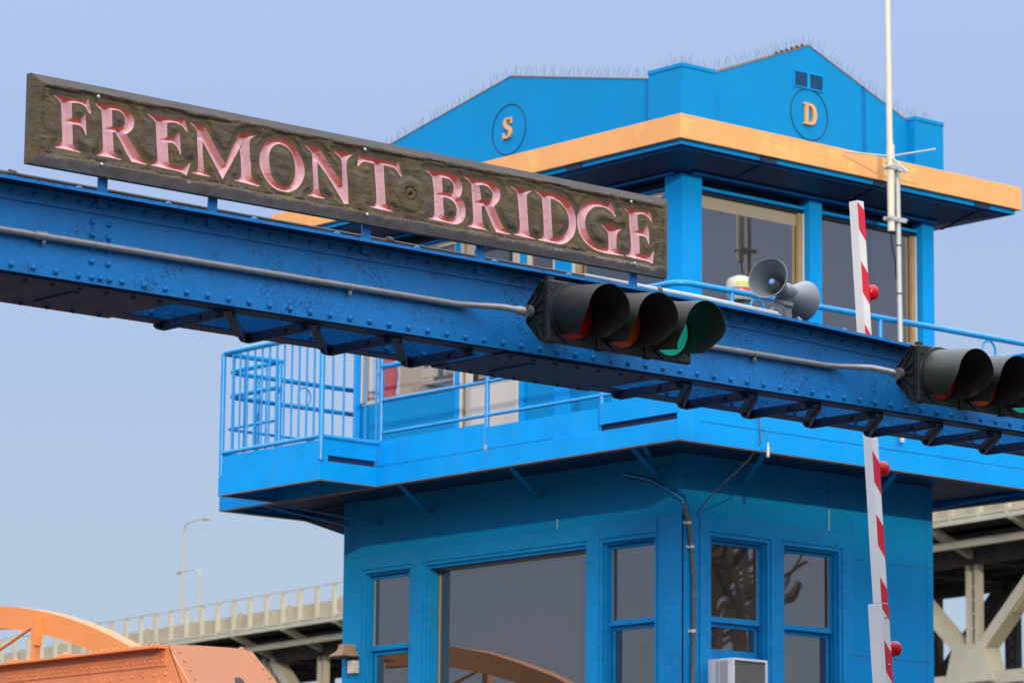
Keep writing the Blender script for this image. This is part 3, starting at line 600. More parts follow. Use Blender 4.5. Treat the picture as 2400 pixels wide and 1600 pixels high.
def ring(mb, F, u0, u1, z0, z1, w, o0, o1):              # picture-frame ring
    fb(mb,F,u0,u1,z1-w,z1,o0,o1); fb(mb,F,u0,u1,z0,z0+w,o0,o1); fb(mb,F,u0,u0+w,z0+w,z1-w,o0,o1); fb(mb,F,u1-w,u1,z0+w,z1-w,o0,o1); return mb
tower = thing('control_tower', 'bright blue bridge control tower with glazed upper cabin, balcony and orange roof band', 'tower', (XC+WX/2, YC+WY/2, 0))
LH = [(4.493,5.396,4.75,6.69),(1.481,4.290,4.30,6.69),(.380,1.300,4.75,6.69)]
RH = [(.363,1.290,4.75,6.69),(1.455,2.385,4.75,6.69)]
wall(MB(), RF, 0, WX, 0, 7.50, -.12, 0, RH).build('right_wall', M['blue'], tower)
wall(MB(), LF, .12, WY, 0, 7.50, -.12, 0, LH).build('left_wall', M['blue'], tower)
b = MB(); fb(b, RF, WX-.12, WX, 0, 7.5, -WY, -.121); fb(b, LF, WY-.12, WY, 0, 7.5, -WX+.121, -.121); b.build('rear_wall', M['blue'], tower)
b = MB().box((XC+.35, YC+.35, 4.0), (XC+WX-.2, YC+WY-.2, 7.4)); b.build('dark_core', M['dark'], tower)
wall(MB(), RF, .23, 2.543, 4.0, 6.846, .001, .022, RH).build('window_casing', M['blue_trim'], tower, bevel=.003)
wall(MB(), LF, .377, 5.416, 4.0, 6.846, .001, .022, LH).build('window_casing', M['blue_trim'], tower, bevel=.003)
b = MB(); fb(b, LF, -.012, .372, 0, 6.846, .001, .012); fb(b, RF, -.012, .226, 0, 6.846, .001, .012); b.build('corner_board', M['blue_trim'], tower)
j = MB()
for u, z0, z1 in ((2.187,6.85,7.45),(3.743,5.0,7.45),(2.547,4.0,7.0)): fb(j, RF, u-.004, u+.004, z0, z1, .0005, .002)
for z, u0 in ((6.585,2.55),(5.53,2.55)): fb(j, RF, u0, WX, z-.004, z+.004, .0005, .002)
for u, z0, z1 in ((4.024,6.85,7.45),(1.986,6.85,7.45),(5.60,6.85,7.45)): fb(j, LF, u-.003, u+.003, z0, z1, .0005, .002)
fb(j, LF, .0, WY, 6.847, 6.853, .0005, .0025); fb(j, RF, .0, 2.54, 6.847, 6.853, .0005, .0025); j.build('panel_joint', simple('dirty_joint', (.02,.11,.25), .7), tower)
b = MB()
for u, z0, z1 in ((2.192,6.87,7.1),(1.992,6.87,6.98)): fb(b, RF if u > 2 else LF, u, u+.008, z0, z1, .0022, .004)
b.build('sealant', M['white'], tower)
def sash_window(F, h, label=None):
    u0, u1, z0, z1 = h; w = MB(); ring(w, F, u0, u1, z0, z1, .045, -.075, .008); ring(w, F, u0+.0455, u1-.0455, z0+.0455, z1-.0455, .02, -.12, -.03)
    f = w.build('window', M['blue_trim'], tower, bevel=.004)
    a, b_, c, d = u0+.066, u1-.066, z0+.066, z1-.066; zm = 5.78
    s = MB(); fb(s,F,a,b_,d-.04,d,-.125,-.085); fb(s,F,a,b_,zm-.03,zm+.03,-.125,-.080); fb(s,F,a,a+.035,zm+.03,d-.04,-.125,-.085); fb(s,F,b_-.035,b_,zm+.03,d-.04,-.125,-.085); s.build('upper_sash', M['blue_trim'], f, bevel=.003)
    s = MB(); fb(s,F,a,b_,zm-.075,zm-.031,-.165,-.127); fb(s,F,a,b_,c,c+.05,-.165,-.127); fb(s,F,a,a+.04,c+.05,zm-.075,-.165,-.127); fb(s,F,b_-.04,b_,c+.05,zm-.075,-.165,-.127); s.build('lower_sash', M['blue_trim'], f, bevel=.003)
    fb(MB(),F,a+.03,b_-.03,zm+.02,d-.035,-.110,-.104).build('pane', M['gw'], f); fb(MB(),F,a+.03,b_-.03,c+.03,zm-.05,-.150,-.144).build('pane', M['gw'], f)
    g = MB(); fb(g,F,a+.035,a+.041,zm+.03,d-.04,-.104,-.097); fb(g,F,b_-.041,b_-.035,zm+.03,d-.04,-.104,-.097); g.build('glazing_bead', M['gold'], f)
for h in RH: sash_window(RF, h)
sash_window(LF, LH[0]); sash_window(LF, LH[2])
u0, u1, z0, z1 = LH[1]
w = MB(); ring(w, LF, u0, u1, z0, z1, .04, -.06, .008); ring(w, LF, u0+.0405, u1-.0405, z0+.0405, z1-.0405, .03, -.165, -.02); f = w.build('window', M['blue_trim'], tower, bevel=.004)
ring(MB(), LF, u0+.0715, u1-.0715, z0+.0715, z1-.072, .022, -.20, -.168).build('inner_frame', M['gold'], f)
fb(MB(), LF, u0+.08, u1-.08, z0+.08, z1-.05, -.186, -.178).build('pane', M['gw'], f)
# balcony deck and fascias
BO = 1.05; xl, xr, yn, yf_ = XC-BO, XC+WX+BO, YC-BO, YC+WY+BO
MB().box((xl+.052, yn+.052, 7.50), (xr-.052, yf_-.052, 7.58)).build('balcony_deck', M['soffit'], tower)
b = MB(); b.box((xl,yn,7.42),(xr,yn+.05,7.632)); b.box((xl,yn+.051,7.42),(xl+.05,yf_-.051,7.632)); b.box((xr-.05,yn+.051,7.42),(xr,yf_-.051,7.632)); b.box((xl,yf_-.05,7.42),(xr,yf_,7.632))
b.build('balcony_fascia', M['blue_fascia'], tower, bevel=.005)
b = MB(); b.box((xl-.001,yn-.001,7.413),(xr+.001,yn+.10,7.4195)); b.box((xl-.001,yn+.101,7.413),(xl+.10,yf_-.101,7.4195)); b.box((xr-.10,yn+.101,7.413),(xr,yf_-.101,7.4195)); b.box((xl-.001,yf_-.1,7.413),(xr,yf_,7.4195)); b.build('fascia_flange', M['rust_edge'], tower)
# toe plates, with open slots near the corners
b = MB(); b.box((xl+.004,yn+.004,7.634),(xr,yn+.012,7.93)); b.box((xl+.014,yn+.013,7.705),(xl+.022,YC-.02,8.02)); b.box((xl+.014,YC+.20,7.634),(xl+.022,YC+1.99,7.885)); b.box((xl+.020,YC+2.05,7.634),(xl+.028,YC+3.86,7.93)); b.box((xl+.014,YC+5.75,7.634),(xl+.022,yf_,7.93)); b.box((xl,yf_-.012,7.634),(xr,yf_-.004,7.93)); b.box((xl+.004,yn+.013,7.634),(xl+.03,yn+.03,7.705))
b.box((xl+.014,YC-.019,7.705),(xl+.022,YC+.17,7.93)); b.build('toe_plate', M['blue_fascia'], tower)
b = MB()
for yy0, yy1 in ((YC+.20,YC+1.97),(YC+2.05,YC+3.8)): b.box((xl+.011,yy0,7.635),(xl+.013,yy1,7.69))
b.build('toe_strip', M['blue_fascia'], tower)
b = MB(); b.box((xl-.0015,yn+1.93,7.637),(xl+.002,yn+5.0,7.641)); b.box((xl+.3,yn-.0015,7.637),(xr,yn+.002,7.640)); b.build('fascia_seam', M['navy'], tower)
def strut(p, q, w=.07, t=.012): MB().beam(p, q, w, t).build('soffit_strut', M['blue_trim'], tower)
for u in (.35, 2.3, 4.2): strut((XC-.92, YC+u-.5, 7.485), (XC-.002, YC+u, 7.24), .06)
strut((XC-.85, YC-.30, 7.470), (XC-.01, YC+.42, 7.36), .05)
for u in (.9, 2.9): strut((XC+u-.55, YC-.92, 7.485), (XC+u, YC-.002, 7.24), .06)
strut((xr-.15, YC-.3, 7.47), (XC+WX, YC+.8, 7.22), .06); strut((XC-.9, YC+WY+.3, 7.46), (XC-.01, YC+WY-.7, 7.2), .07); strut((XC-.9,YC+WY+.55,7.47),(XC-.005,YC+WY-.05,7.24),.07)
MB().prism([(27.55,YC+WY+.001,7.49),(27.55,YC+WY+1.0,7.49),(27.55,YC+WY+1.0,7.415),(27.55,YC+WY+.2,7.17),(27.55,YC+WY+.001,7.15)], (.03,0,0)).build('soffit_bracket', M['soffit'], tower)
MB().box((xl+.06, yn+.06, 7.582), (xl+.12, YC+.19, 7.73)).build('slot_shade_box', M['navy'], tower)  # dark box stands in for the deep shade behind the open slot
# railing of the balcony
def arc_path(pts, r=.16, n=6):
    out = [Vector(pts[0])]
    for i in range(1, len(pts)-1):
        p = Vector(pts[i]); a = (Vector(pts[i-1])-p).normalized(); c = (Vector(pts[i+1])-p).normalized(); s, e = p+a*r, p+c*r
        for k in range(n+1):
            t = k/n; out.append(s*(1-t)**2+p*2*t*(1-t)+e*t*t)
    out.append(Vector(pts[-1])); return out
rl = YC-1.0; xx0 = XC-1.0; xx1 = XC+WX+1.0; yy1 = YC+WY+1.0; yc1 = YC+3.86; yc2 = YC+5.74
rail = MB().tube([(xx0, yc1, 7.7), (xx0, yc1, 9.06)], .03, 12).build('railing', M['rail'], tower, smooth=True)
for z, r in ((9.07,.033),(8.775,.030),(8.39,.019),(8.02,.019)):
    MB().tube(arc_path([(xx0,yc1,z),(xx0,rl,z),(xx1,rl,z),(xx1,yy1,z),(xx0+.0,yy1,z),(xx0,yc2,z)], .18 if r > .02 else .1), r, 12).build('rail', M['rail'], rail, smooth=True)
for x, y in [(xx0,YC+2.03),(xx0,YC+.175),(XC-.25,rl),(XC+1.98,rl),(XC+4.65,rl),(xx1,rl+.3),(xx1,YC+2.2),(xx1,YC+4.6),(xx0+2.2,yy1),(xx0+4.2,yy1),(xx0,yc2+.05),(xx0+.45,yy1)]:
    MB().tube([(x,y,7.70),(x,y,9.05)], .027, 12).build('post', M['rail'], rail, smooth=True)
def hoop(x, y, z, dx, dy, r, t=.013):
    return MB().tube([(x+dx*r*math.sin(a), y+dy*r*math.sin(a), z+r*1.12*math.cos(a)) for a in [2*math.pi*k/28 for k in range(29)]], t, 8, cap=False)
for x in (27.53, 31.13): hoop(x, rl, 8.915, 1, 0, .105).build('hoop', M['rail'], rail, smooth=True)
hoop(27.55, yy1, 8.90, 1, 0, .10, .009).build('hoop', M['rail'], rail, smooth=True)
# cage with upright bars that juts out on the left
gx0 = XC-1.86; cage = MB()
cage.box((gx0, yc1, 7.42), (xl-.001, yc1+.045, 7.632)); cage.box((gx0, yc1+.046, 7.42), (gx0+.045, yc2-.046, 7.632)); cage.box((gx0, yc2-.045, 7.42), (xl-.001, yc2, 7.632))
cage = cage.build('stair_cage', M['blue_fascia'], tower, bevel=.004)
MB().box((gx0+.05, yc1+.05, 7.585), (xl-.002, yc2-.05, 7.715)).build('floor', M['navy'], cage)  # navy colour stands in for the shade seen through the cage slot
b = MB(); b.box((gx0-.001,yc1-.001,7.412),(xl-.002,yc1+.07,7.4195)); b.box((gx0-.001,yc1+.071,7.412),(gx0+.07,yc2-.071,7.4195)); b.box((gx0-.001,yc2-.07,7.412),(xl-.002,yc2,7.4195)); b.build('bottom_flange', M['rust_edge'], cage)
b = MB(); b.box((gx0+.006, yc1+.16, 7.634), (gx0+.013, yc2-.03, 7.865)); b.box((gx0+.006, yc1+.02, 7.634), (gx0+.013, yc1+.159, 7.865)); b.box((gx0+.12, yc1+.006, 7.70), (xl, yc1+.013, 7.88)); b.box((gx0+.03, yc1+.006, 7.634), (gx0+.119, yc1+.013, 7.88)); b.build('toe_plate', M['blue_fascia'], cage)
for z, r in ((9.06,.033),(7.905,.026)):
    MB().tube(arc_path([(xl+.05,yc1+.01,z),(gx0+.02,yc1+.01,z),(gx0+.02,yc2-.03,z),(xl+.05,yc2-.03,z)], .06 if r > .03 else .02, 4), r, 12).build('rail', M['rail'], cage, smooth=True)
for p, z0, r in (((gx0+.02,yc1+.01),7.64,.032),((gx0+.02,yc2-.03),7.64,.03),((xl+.02,yc2-.03),7.64,.03)):
    MB().tube([(*p,z0),(*p,9.05)], r, 12).build('post', M['rail'], cage, smooth=True)
bars = [(gx0+.02, yc1+.01+.138*k) for k in range(1, 13)]+[(gx0+.02+.155*k, yc1+.01) for k in range(1, 6)]+[(gx0+.02+.155*k, yc2-.03) for k in range(1, 6)]
for p in bars: MB().tube([(*p,7.9),(*p,9.05)], .0125, 8).build('bar', M['rail'], cage, smooth=True)
# upper cabin
CW, CL = 3.83, 5.60
b = MB(); fb(b, LF, .19, 2.54, 7.581, 8.62, -.10, 0); fb(b, LF, 3.68, CL, 7.581, 8.62, -.10, 0); fb(b, RF, .0, CW, 7.581, 8.75, -.10, 0); fb(b, LF, .101, .189, 7.581, 8.62, -.10, 0)
fb(b, RF, .0, CW, 7.581, 8.75, -CL, -CL+.1); fb(b, RF, CW-.1, CW, 7.581, 8.75, -CL+.101, -.101); b.build('cabin_wall', M['blue'], tower)
b = MB(); fb(b, RF, .085, CW-.085, 10.375, 10.62, -.14, -.085); fb(b, LF, .141, CL-.141, 10.375, 10.62, -.14, -.085); fb(b, RF, .085, CW-.085, 10.375, 10.62, -CL+.085, -CL+.14); fb(b, RF, CW-.14, CW-.085, 10.375, 10.62, -CL+.141, -.141); b.build('cabin_header', M['soffit'], tower)  # header wears the dark soffit colour for the shade below the roof
b = MB(); fb(b, RF, .195, 1.82, 10.385, 10.415, -.08, .03); fb(b, RF, 2.03, 3.62, 10.385, 10.415, -.08, .03); fb(b, LF, .195, 5.4, 10.385, 10.405, -.08, .02); b.build('header_strip', M['blue_fascia'], tower)
MB().box((XC+.06, YC+.06, 7.585), (XC+CW-.06, YC+CL-.06, 7.60)).build('cabin_floor', M['dark'], tower)
MB().box((XC+.13, YC+.13, 10.38), (XC+CW-.13, YC+CL-.13, 10.40)).build('cabin_ceiling', M['blind'], tower)
def post(F, u0, u1, o, z0=7.60, z1=10.50): fb(MB(), F, u0, u1, z0, z1, -.08, o).build('cabin_post', M['blue_fascia'], tower, bevel=.005)
MB().box((XC-.095, YC-.095, 7.60), (XC+.19, YC+.19, 10.50)).build('cabin_post', M['blue_fascia'], tower, bevel=.005)
post(RF, 1.83, 2.025, .09); post(RF, 3.64, 3.83, .09); post(LF, 1.79, 2.05, .02); post(LF, 2.545, 2.635, .03); post(LF, 3.685, 3.75, .03); post(LF, 5.48, 5.60, .03)
for u in (0, 3.73): fb(MB(), RF, u, u+.1, 7.60, 10.50, -CL-.005, -CL+.1).build('cabin_post', M['blue_fascia'], tower)
def pane_window(F, u0, u1, z0, z1, mat, o=-.03, w=.045, fm='frame', jm=None):
    f = ring(MB(), F, u0, u1, z0, z1, w, o-.05, o).build('window', M[fm], tower, bevel=.003)
    fb(MB(), F, u0+w-.01, u1-w+.01, z0+w-.01, z1-w+.01, o-.035, o-.028).build('pane', M[mat], f)
    if jm:
        g = MB(); fb(g, F, jm[0], jm[1], z0+.03, z1-.03, o-.02, o+.022); g.build('track', M['gold'], f)
        g = MB(); fb(g, F, jm[1]+.001, jm[1]+.02, z0+.03, z1-.03, o-.02, o+.026); g.build('bead', M['white'], f)
    return f
w1 = pane_window(RF, .195, 1.825, 8.755, 10.37, 'gw', -.012, .03, 'black', (1.735,1.80))
w2 = pane_window(RF, 2.03, 3.635, 8.755, 10.37, 'gw', -.012, .03, 'black', (3.545,3.60))
b = MB(); fb(b, RF, .24, 1.78, 10.20, 10.335, -.038, -.036); b.build('blind', M['blind'], w1)
pane_window(LF, 3.755, 5.475, 8.625, 10.37, 'gt', .0, .05, 'frame', (5.385,5.44))
wA = pane_window(LF, .195, 1.785, 8.625, 10.37, 'gt', .0, .05, 'frame', None)
pane_window(LF, 2.055, 2.54, 8.625, 10.37, 'gt', .0, .05, 'frame', None)
b = MB(); fb(b, LF, 1.63, 1.70, 8.68, 10.33, -.02, .012); b.build('track', M['gold'], wA)
ring(MB(), RF, .1, CW-.1, 8.755, 10.37, .05, -CL+.02, -CL+.06).build('window', M['frame'], tower)
ring(MB(), lambda u, z, o=0: (XC+CW-.06-o, YC+u, z), .1, CL-.1, 8.755, 10.37, .05, 0, .05).build('window', M['frame'], tower)
# cabin door with glazed top
d = ring(MB(), LF, 2.64, 3.68, 7.60, 10.37, .06, -.06, .012).build('door_frame', M['frame'], tower, bevel=.003)
dd = MB(); fb(dd, LF, 2.702, 3.60, 7.665, 8.645, -.045, -.008); fb(dd, LF, 2.702, 2.80, 8.646, 10.305, -.045, -.008); fb(dd, LF, 3.46, 3.60, 8.646, 10.305, -.045, -.008); fb(dd, LF, 2.801, 3.459, 10.2, 10.305, -.045, -.008); dd = dd.build('door', M['door'], tower, bevel=.003)
fb(MB(), LF, 2.81, 3.45, 8.70, 10.19, -.03, -.024).build('pane', M['gt'], dd)
ring(MB(), LF, 2.80, 3.46, 8.646, 10.2, .045, -.04, -.004).build('glazing_gasket', M['black'], dd)
fb(MB(), LF, 3.612, 3.628, 7.67, 10.3, -.03, .0125).build('weather_strip', M['gold'], dd)
# roof: orange band, lower fascia, sloping soffit
ro = .73; ax0, ax1, ay0, ay1 = XC-ro, XC+3.875+ro, YC-ro, YC+CL+ro
b = MB(); b.box((ax0,ay0,10.682),(ax1,ay0+.05,10.943)); b.box((ax0,ay0+.051,10.682),(ax0+.05,ay1-.051,10.943)); b.box((ax1-.05,ay0+.051,10.682),(ax1,ay1-.051,10.943)); b.box((ax0,ay1-.05,10.682),(ax1,ay1,10.943)); b.build('roof_band', M['orange'], tower, bevel=.004)
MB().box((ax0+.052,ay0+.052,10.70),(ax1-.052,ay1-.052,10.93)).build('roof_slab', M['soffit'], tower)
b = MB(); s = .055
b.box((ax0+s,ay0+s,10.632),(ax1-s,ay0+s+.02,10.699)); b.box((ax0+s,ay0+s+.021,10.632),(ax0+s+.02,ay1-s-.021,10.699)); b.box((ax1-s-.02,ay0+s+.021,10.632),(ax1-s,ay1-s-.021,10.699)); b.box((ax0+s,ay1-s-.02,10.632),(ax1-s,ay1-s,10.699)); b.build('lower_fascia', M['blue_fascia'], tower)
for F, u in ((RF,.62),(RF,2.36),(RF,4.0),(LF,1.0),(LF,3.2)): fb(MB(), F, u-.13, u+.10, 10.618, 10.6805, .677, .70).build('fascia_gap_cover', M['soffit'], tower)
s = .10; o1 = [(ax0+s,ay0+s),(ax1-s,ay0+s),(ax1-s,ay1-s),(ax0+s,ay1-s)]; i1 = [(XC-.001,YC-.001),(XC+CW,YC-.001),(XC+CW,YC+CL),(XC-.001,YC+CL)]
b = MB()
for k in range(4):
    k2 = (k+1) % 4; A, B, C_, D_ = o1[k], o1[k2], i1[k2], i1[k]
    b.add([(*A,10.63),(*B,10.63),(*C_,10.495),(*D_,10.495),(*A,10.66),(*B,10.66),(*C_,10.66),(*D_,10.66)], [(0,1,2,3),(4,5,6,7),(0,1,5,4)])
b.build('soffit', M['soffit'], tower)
b = MB(); fb(b, RF, -ro+.12, 4.45, 10.612, 10.622, .58, .60); fb(b, LF, -ro+.14, 6.1, 10.612, 10.622, .58, .60); b.build('drip_edge', M['blue_trim'], tower)
for u in (.6, 2.35, 4.05): MB().beam(RF(u,10.615,.60), RF(u-.0,10.49,.0), .03, .012).build('soffit_batten', M['soffit'], tower)
b = MB(); fb(b, RF, -.0, CW, 10.50, 10.515, .12, .17); fb(b, LF, 0, CL, 10.50, 10.515, .12, .16); b.build('soffit_trim', M['blue_trim'], tower)
# parapet: gabled walls and corner piers
def gable(F, u0, u1, zs, ua, za, o):
    P = [F(u0,10.90,o),F(u1,10.90,o),F(u1,zs,o),F(ua,za,o),F(u0,zs,o)]; Q = [F(u0,10.90,o-.06),F(u1,10.90,o-.06),F(u1,zs,o-.06),F(ua,za,o-.06),F(u0,zs,o-.06)]
    mb = MB().add(P+Q, [(0,1,2,3,4),(5,6,7,8,9)]+[(i,(i+1)%5,(i+1)%5+5,i+5) for i in range(5)]); w = mb.build('gable_wall', M['blue'], tower)
    c = MB()
    for a, z_a, b_, z_b in ((u0,zs,ua,za),(ua,za,u1,zs)): c.beam(F(a,z_a+.004,o-.03), F(b_,z_b+.004,o-.03), .075, .010, (0,0,1))
    c.build('cap_flashing', M['rust_edge'], w); return w
gR = gable(RF, .262, 3.395, 11.635, 1.82, 12.235, .10); gL = gable(LF, .318, 5.14, 11.60, 2.74, 12.075, .10)
gable(RF, .262, 3.395, 11.635, 1.82, 12.235, -CL-.04); gable(lambda u,z,o=0:(XC+3.66+o,YC+u,z), .318, 5.14, 11.60, 2.74, 12.075, .10)
for x0_, x1_, y0_, y1_ in ((XC-.22,XC+.262,YC-.22,YC+.318),(XC+3.395,XC+3.865,YC-.22,YC+.3),(XC-.22,XC+.26,YC+5.14,YC+5.66),(XC+3.395,XC+3.865,YC+5.14,YC+5.66)):
    b = MB().box((x0_,y0_,10.90),(x1_,y1_,11.625)); b.box((x0_-.008,y0_-.008,11.626),(x1_+.008,y1_+.008,11.672)); b.build('corner_pier', M['blue'], tower, bevel=.004)
def roundel(F, u, z):
    n = 48; P = [F(u+.288*math.sin(2*math.pi*k/n), z+.288*math.cos(2*math.pi*k/n), .103) for k in range(n+1)]
    return MB().tube(P, .0055, 6, cap=False).build('roundel', M['navy'], tower)
rD = roundel(RF, 1.818, 11.45); rS = roundel(LF, 2.755, 11.465)
gl = bpy.data.materials['fascia_orange_paint']
def letter_poly(F, polys, parent, name):
    mb = MB()
    for pts, holes in polys:
        allp = []; ed = []
        for l in [pts]+holes:
            o = len(allp); allp += [Vector(p) for p in l]; ed += [(o+i, o+(i+1) % len(l)) for i in range(len(l))]
        vo, eo, fo, a_, b_, c_ = geometry.delaunay_2d_cdt(allp, ed, [], 0, 1e-7)
        V = np.array([tuple(v) for v in vo]); cen = np.array([V[list(f)].mean(0) for f in fo]); ok = inside(cen, [pts]+holes)
        for oo in (.128,): mb.add([F(v[0],v[1],oo) for v in V], [tuple(f) for f, k in zip(fo, ok) if k])
        for l in [pts]+holes:
            n = len(l); mb.add([F(p[0],p[1],.128) for p in l]+[F(p[0],p[1],.1015) for p in l], [(i,(i+1)%n,(i+1)%n+n,i+n) for i in range(n)])
    mb.build('letter', M['orange'], parent, label='orange letter '+name)
D0 = [(0,0),(0,.02),(.022,.028),(.022,.217),(0,.225),(0,.245),(.10,.245),(.145,.235),(.178,.205),(.195,.16),(.199,.12),(.193,.075),(.172,.033),(.14,.008),(.10,0)]
D1 = [(.066,.028),(.066,.217),(.095,.215),(.128,.195),(.145,.16),(.149,.12),(.143,.075),(.125,.045),(.095,.029)]
letter_poly(RF, [([(1.718+x, 11.328+z) for x, z in D0], [[(1.718+x, 11.328+z) for x, z in D1[::-1]]])], rD, 'D')
cl = [(.140,.193),(.128,.222),(.098,.236),(.066,.230),(.046,.205),(.046,.172),(.070,.145),(.105,.122),(.130,.095),(.134,.060),(.115,.028),(.080,.012),(.045,.020),(.026,.050)]
wd = [.010,.020,.017,.026,.038,.042,.044,.045,.044,.040,.030,.018,.020,.011]
Lp, Rp = [], []
for i, p in enumerate(cl):
    t = (Vector(cl[min(i+1,13)])-Vector(cl[max(i-1,0)])).normalized(); nrm = Vector((-t.y, t.x)); Lp.append(Vector(p)+nrm*wd[i]/2); Rp.append(Vector(p)-nrm*wd[i]/2)
sp_ = Lp+Rp[::-1]; SF = lambda q: (2.855-q[0]*1.04, 11.355+q[1])
letter_poly(LF, [([SF(p) for p in sp_], []), ([SF(p) for p in ((.133,.175),(.150,.175),(.150,.243),(.138,.243),(.130,.215))], []), ([SF(p) for p in ((.014,.003),(.026,.003),(.036,.03),(.030,.072),(.014,.072))], [])], rS, 'S')
# twin louvre vents
vf = ring(MB(), RF, 1.575, 2.045, 11.735, 11.925, .014, .101, .112); fb(vf, RF, 1.785, 1.825, 11.75, 11.911, .101, .112); vf = vf.build('louvre_vent', M['blue_fascia'], tower)
b = MB()
for a, c in ((1.592,1.783),(1.828,2.03)):
    for k in range(11): z = 11.755+k*.0143; b.add([RF(a,z,.110),RF(c,z,.110),RF(c,z+.013,.1015),RF(a,z+.013,.1015)], [(0,1,2,3)])
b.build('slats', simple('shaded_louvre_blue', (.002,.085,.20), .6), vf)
# bird spikes
def spikes(F, segs, n):
    b = MB(); rg = random.Random(11)
    for (u0, z0, u1, z1) in segs:
        L_ = math.hypot(u1-u0, z1-z0); k = int(L_/.030)
        for i in range(k):
            t = (i+.5)/k; u = u0+(u1-u0)*t; z = z0+(z1-z0)*t; s = (-1, 1)[i % 2]
            tip = F(u+s*.035+rg.uniform(-.012,.012), z+.115+rg.uniform(-.012,.012), .07+rg.choice((-.05,0,.05)))
            b.tube([F(u,z,.07), tip], .0016, 3, cap=False)
        b.beam(F(u0,z0+.004,.07), F(u1,z1+.004,.07), .02, .008)
    b.build('bird_spikes', M['steel_dark'], tower)
spikes(RF, [(.27,11.65,1.82,12.245),(1.82,12.245,3.39,11.65),(-.2,11.675,.25,11.675),(3.40,11.675,3.86,11.675)], 0)
spikes(LF, [(.33,11.61,2.74,12.085),(2.74,12.085,5.1,11.61),(-.2,11.675,.30,11.675)], 0)
for u in [1.30+.08*i for i in range(6)]:
    MB().prism([RF(u,11.645+(u-.27)*.387,.11),RF(u+.03,11.66+(u-.27)*.387,.11),RF(u+.012,11.685+(u-.27)*.387,.11)], (0,.03,0)).build('spike_clip', M['black'], tower)

# ------------------------------------------------------------------ things on and around the tower
ct = thing('desk_console', 'beige control desk with black and red gauges inside the cabin window behind the railing', 'control console', (XC+.55, YC+4.8, 7.6))
MB().box((XC+.40, YC+4.02, 7.61), (XC+.9, YC+5.26, 9.45)).build('cabinet', simple('console_beige', (.72,.60,.40), .5), ct, bevel=.01)
b = MB(); b.box((XC+.30, YC+3.95, 8.82), (XC+.399, YC+4.75, 8.86)); b.build('desk_top', simple('desk_edge', (.62,.52,.36), .5), ct)
b = MB(); b.box((XC+.392, YC+3.95+.12, 8.93), (XC+.399, YC+4.86, 9.40)); b.build('gauge_panel', simple('gauge_panel_cream', (.78,.70,.52), .5), ct)
for i in range(3):
    for j_ in range(4):
        MB().box((XC+.384, YC+4.72-j_*.15, 9.05+i*.105), (XC+.391, YC+4.80-j_*.15, 9.13+i*.105)).build('gauge', M['dark'] if i < 1 or j_ > 1 else simple('gauge_maroon', (.16,.02,.02), .5), ct)
b = MB(); b.tube([(XC+.3,YC+4.40,8.86),(XC+.31,YC+4.40,9.0),(XC+.31,YC+4.42,9.12),(XC+.31,YC+4.38,9.3)], .03, 8); b.tube([(XC+.3,YC+4.15,8.87),(XC+.3,YC+4.5,8.87)], .02, 8); b.build('desk_lamp', M['dark'], ct, smooth=True)
rc = MB()
rc.lathe((XC+.42, YC+5.50, 8.55), (0,0,1), [(0,.10),(.12,.11),(.28,.085),(.36,.10),(.5,.12),(.62,.10),(.70,.05),(.8,.02)], 14, True)
tagm(rc.build('red_coat', paint('red_cloth', (.75,.035,.02), .8, .25, 9, .01, 14), smooth=True), 'red coat hanging inside the cabin window beside the beige desk', 'coat')
bc = thing('warning_beacon', 'round beacon lamp with cream cap and red lens standing behind the twin horn loudspeaker', 'beacon lamp', (27.87, 28.587, 8.76))
MB().tube([(27.87,28.587,7.60),(27.87,28.587,9.14)], .035, 12).build('stand', M['steel_dark'], bc, smooth=True)
MB().lathe((27.87,28.587,9.14), (0,0,1), [(0,.125),(.03,.145),(.075,.148)], 28, True).build('glass_body', simple('beacon_clear', (.55,.52,.45), .15), bc, smooth=True)
MB().lathe((27.87,28.587,9.216), (0,0,1), [(0,.140),(.03,.145),(.045,.141)], 28, True).build('red_lens', simple('beacon_red', (.75,.08,.05), .25), bc, smooth=True)
MB().lathe((27.87,28.587,9.262), (0,0,1), [(0,.152),(.02,.158),(.08,.152),(.12,.125),(.145,.06),(.15,.005)], 28, True).build('cap', M['frame'], bc, smooth=True)
pl = MB()
for k in range(6):
    a0_ = R(-150+k*14); a1_ = R(-150+(k+1)*14-1); pl.add([(27.87+.1588*math.cos(a0_),28.587+.1588*math.sin(a0_),9.288),(27.87+.1588*math.cos(a1_),28.587+.1588*math.sin(a1_),9.288),(27.87+.1588*math.cos(a1_),28.587+.1588*math.sin(a1_),9.325),(27.87+.1588*math.cos(a0_),28.587+.1588*math.sin(a0_),9.325)], [(0,1,2,3)])
pl.build('sticker', M['blotch'], bc)
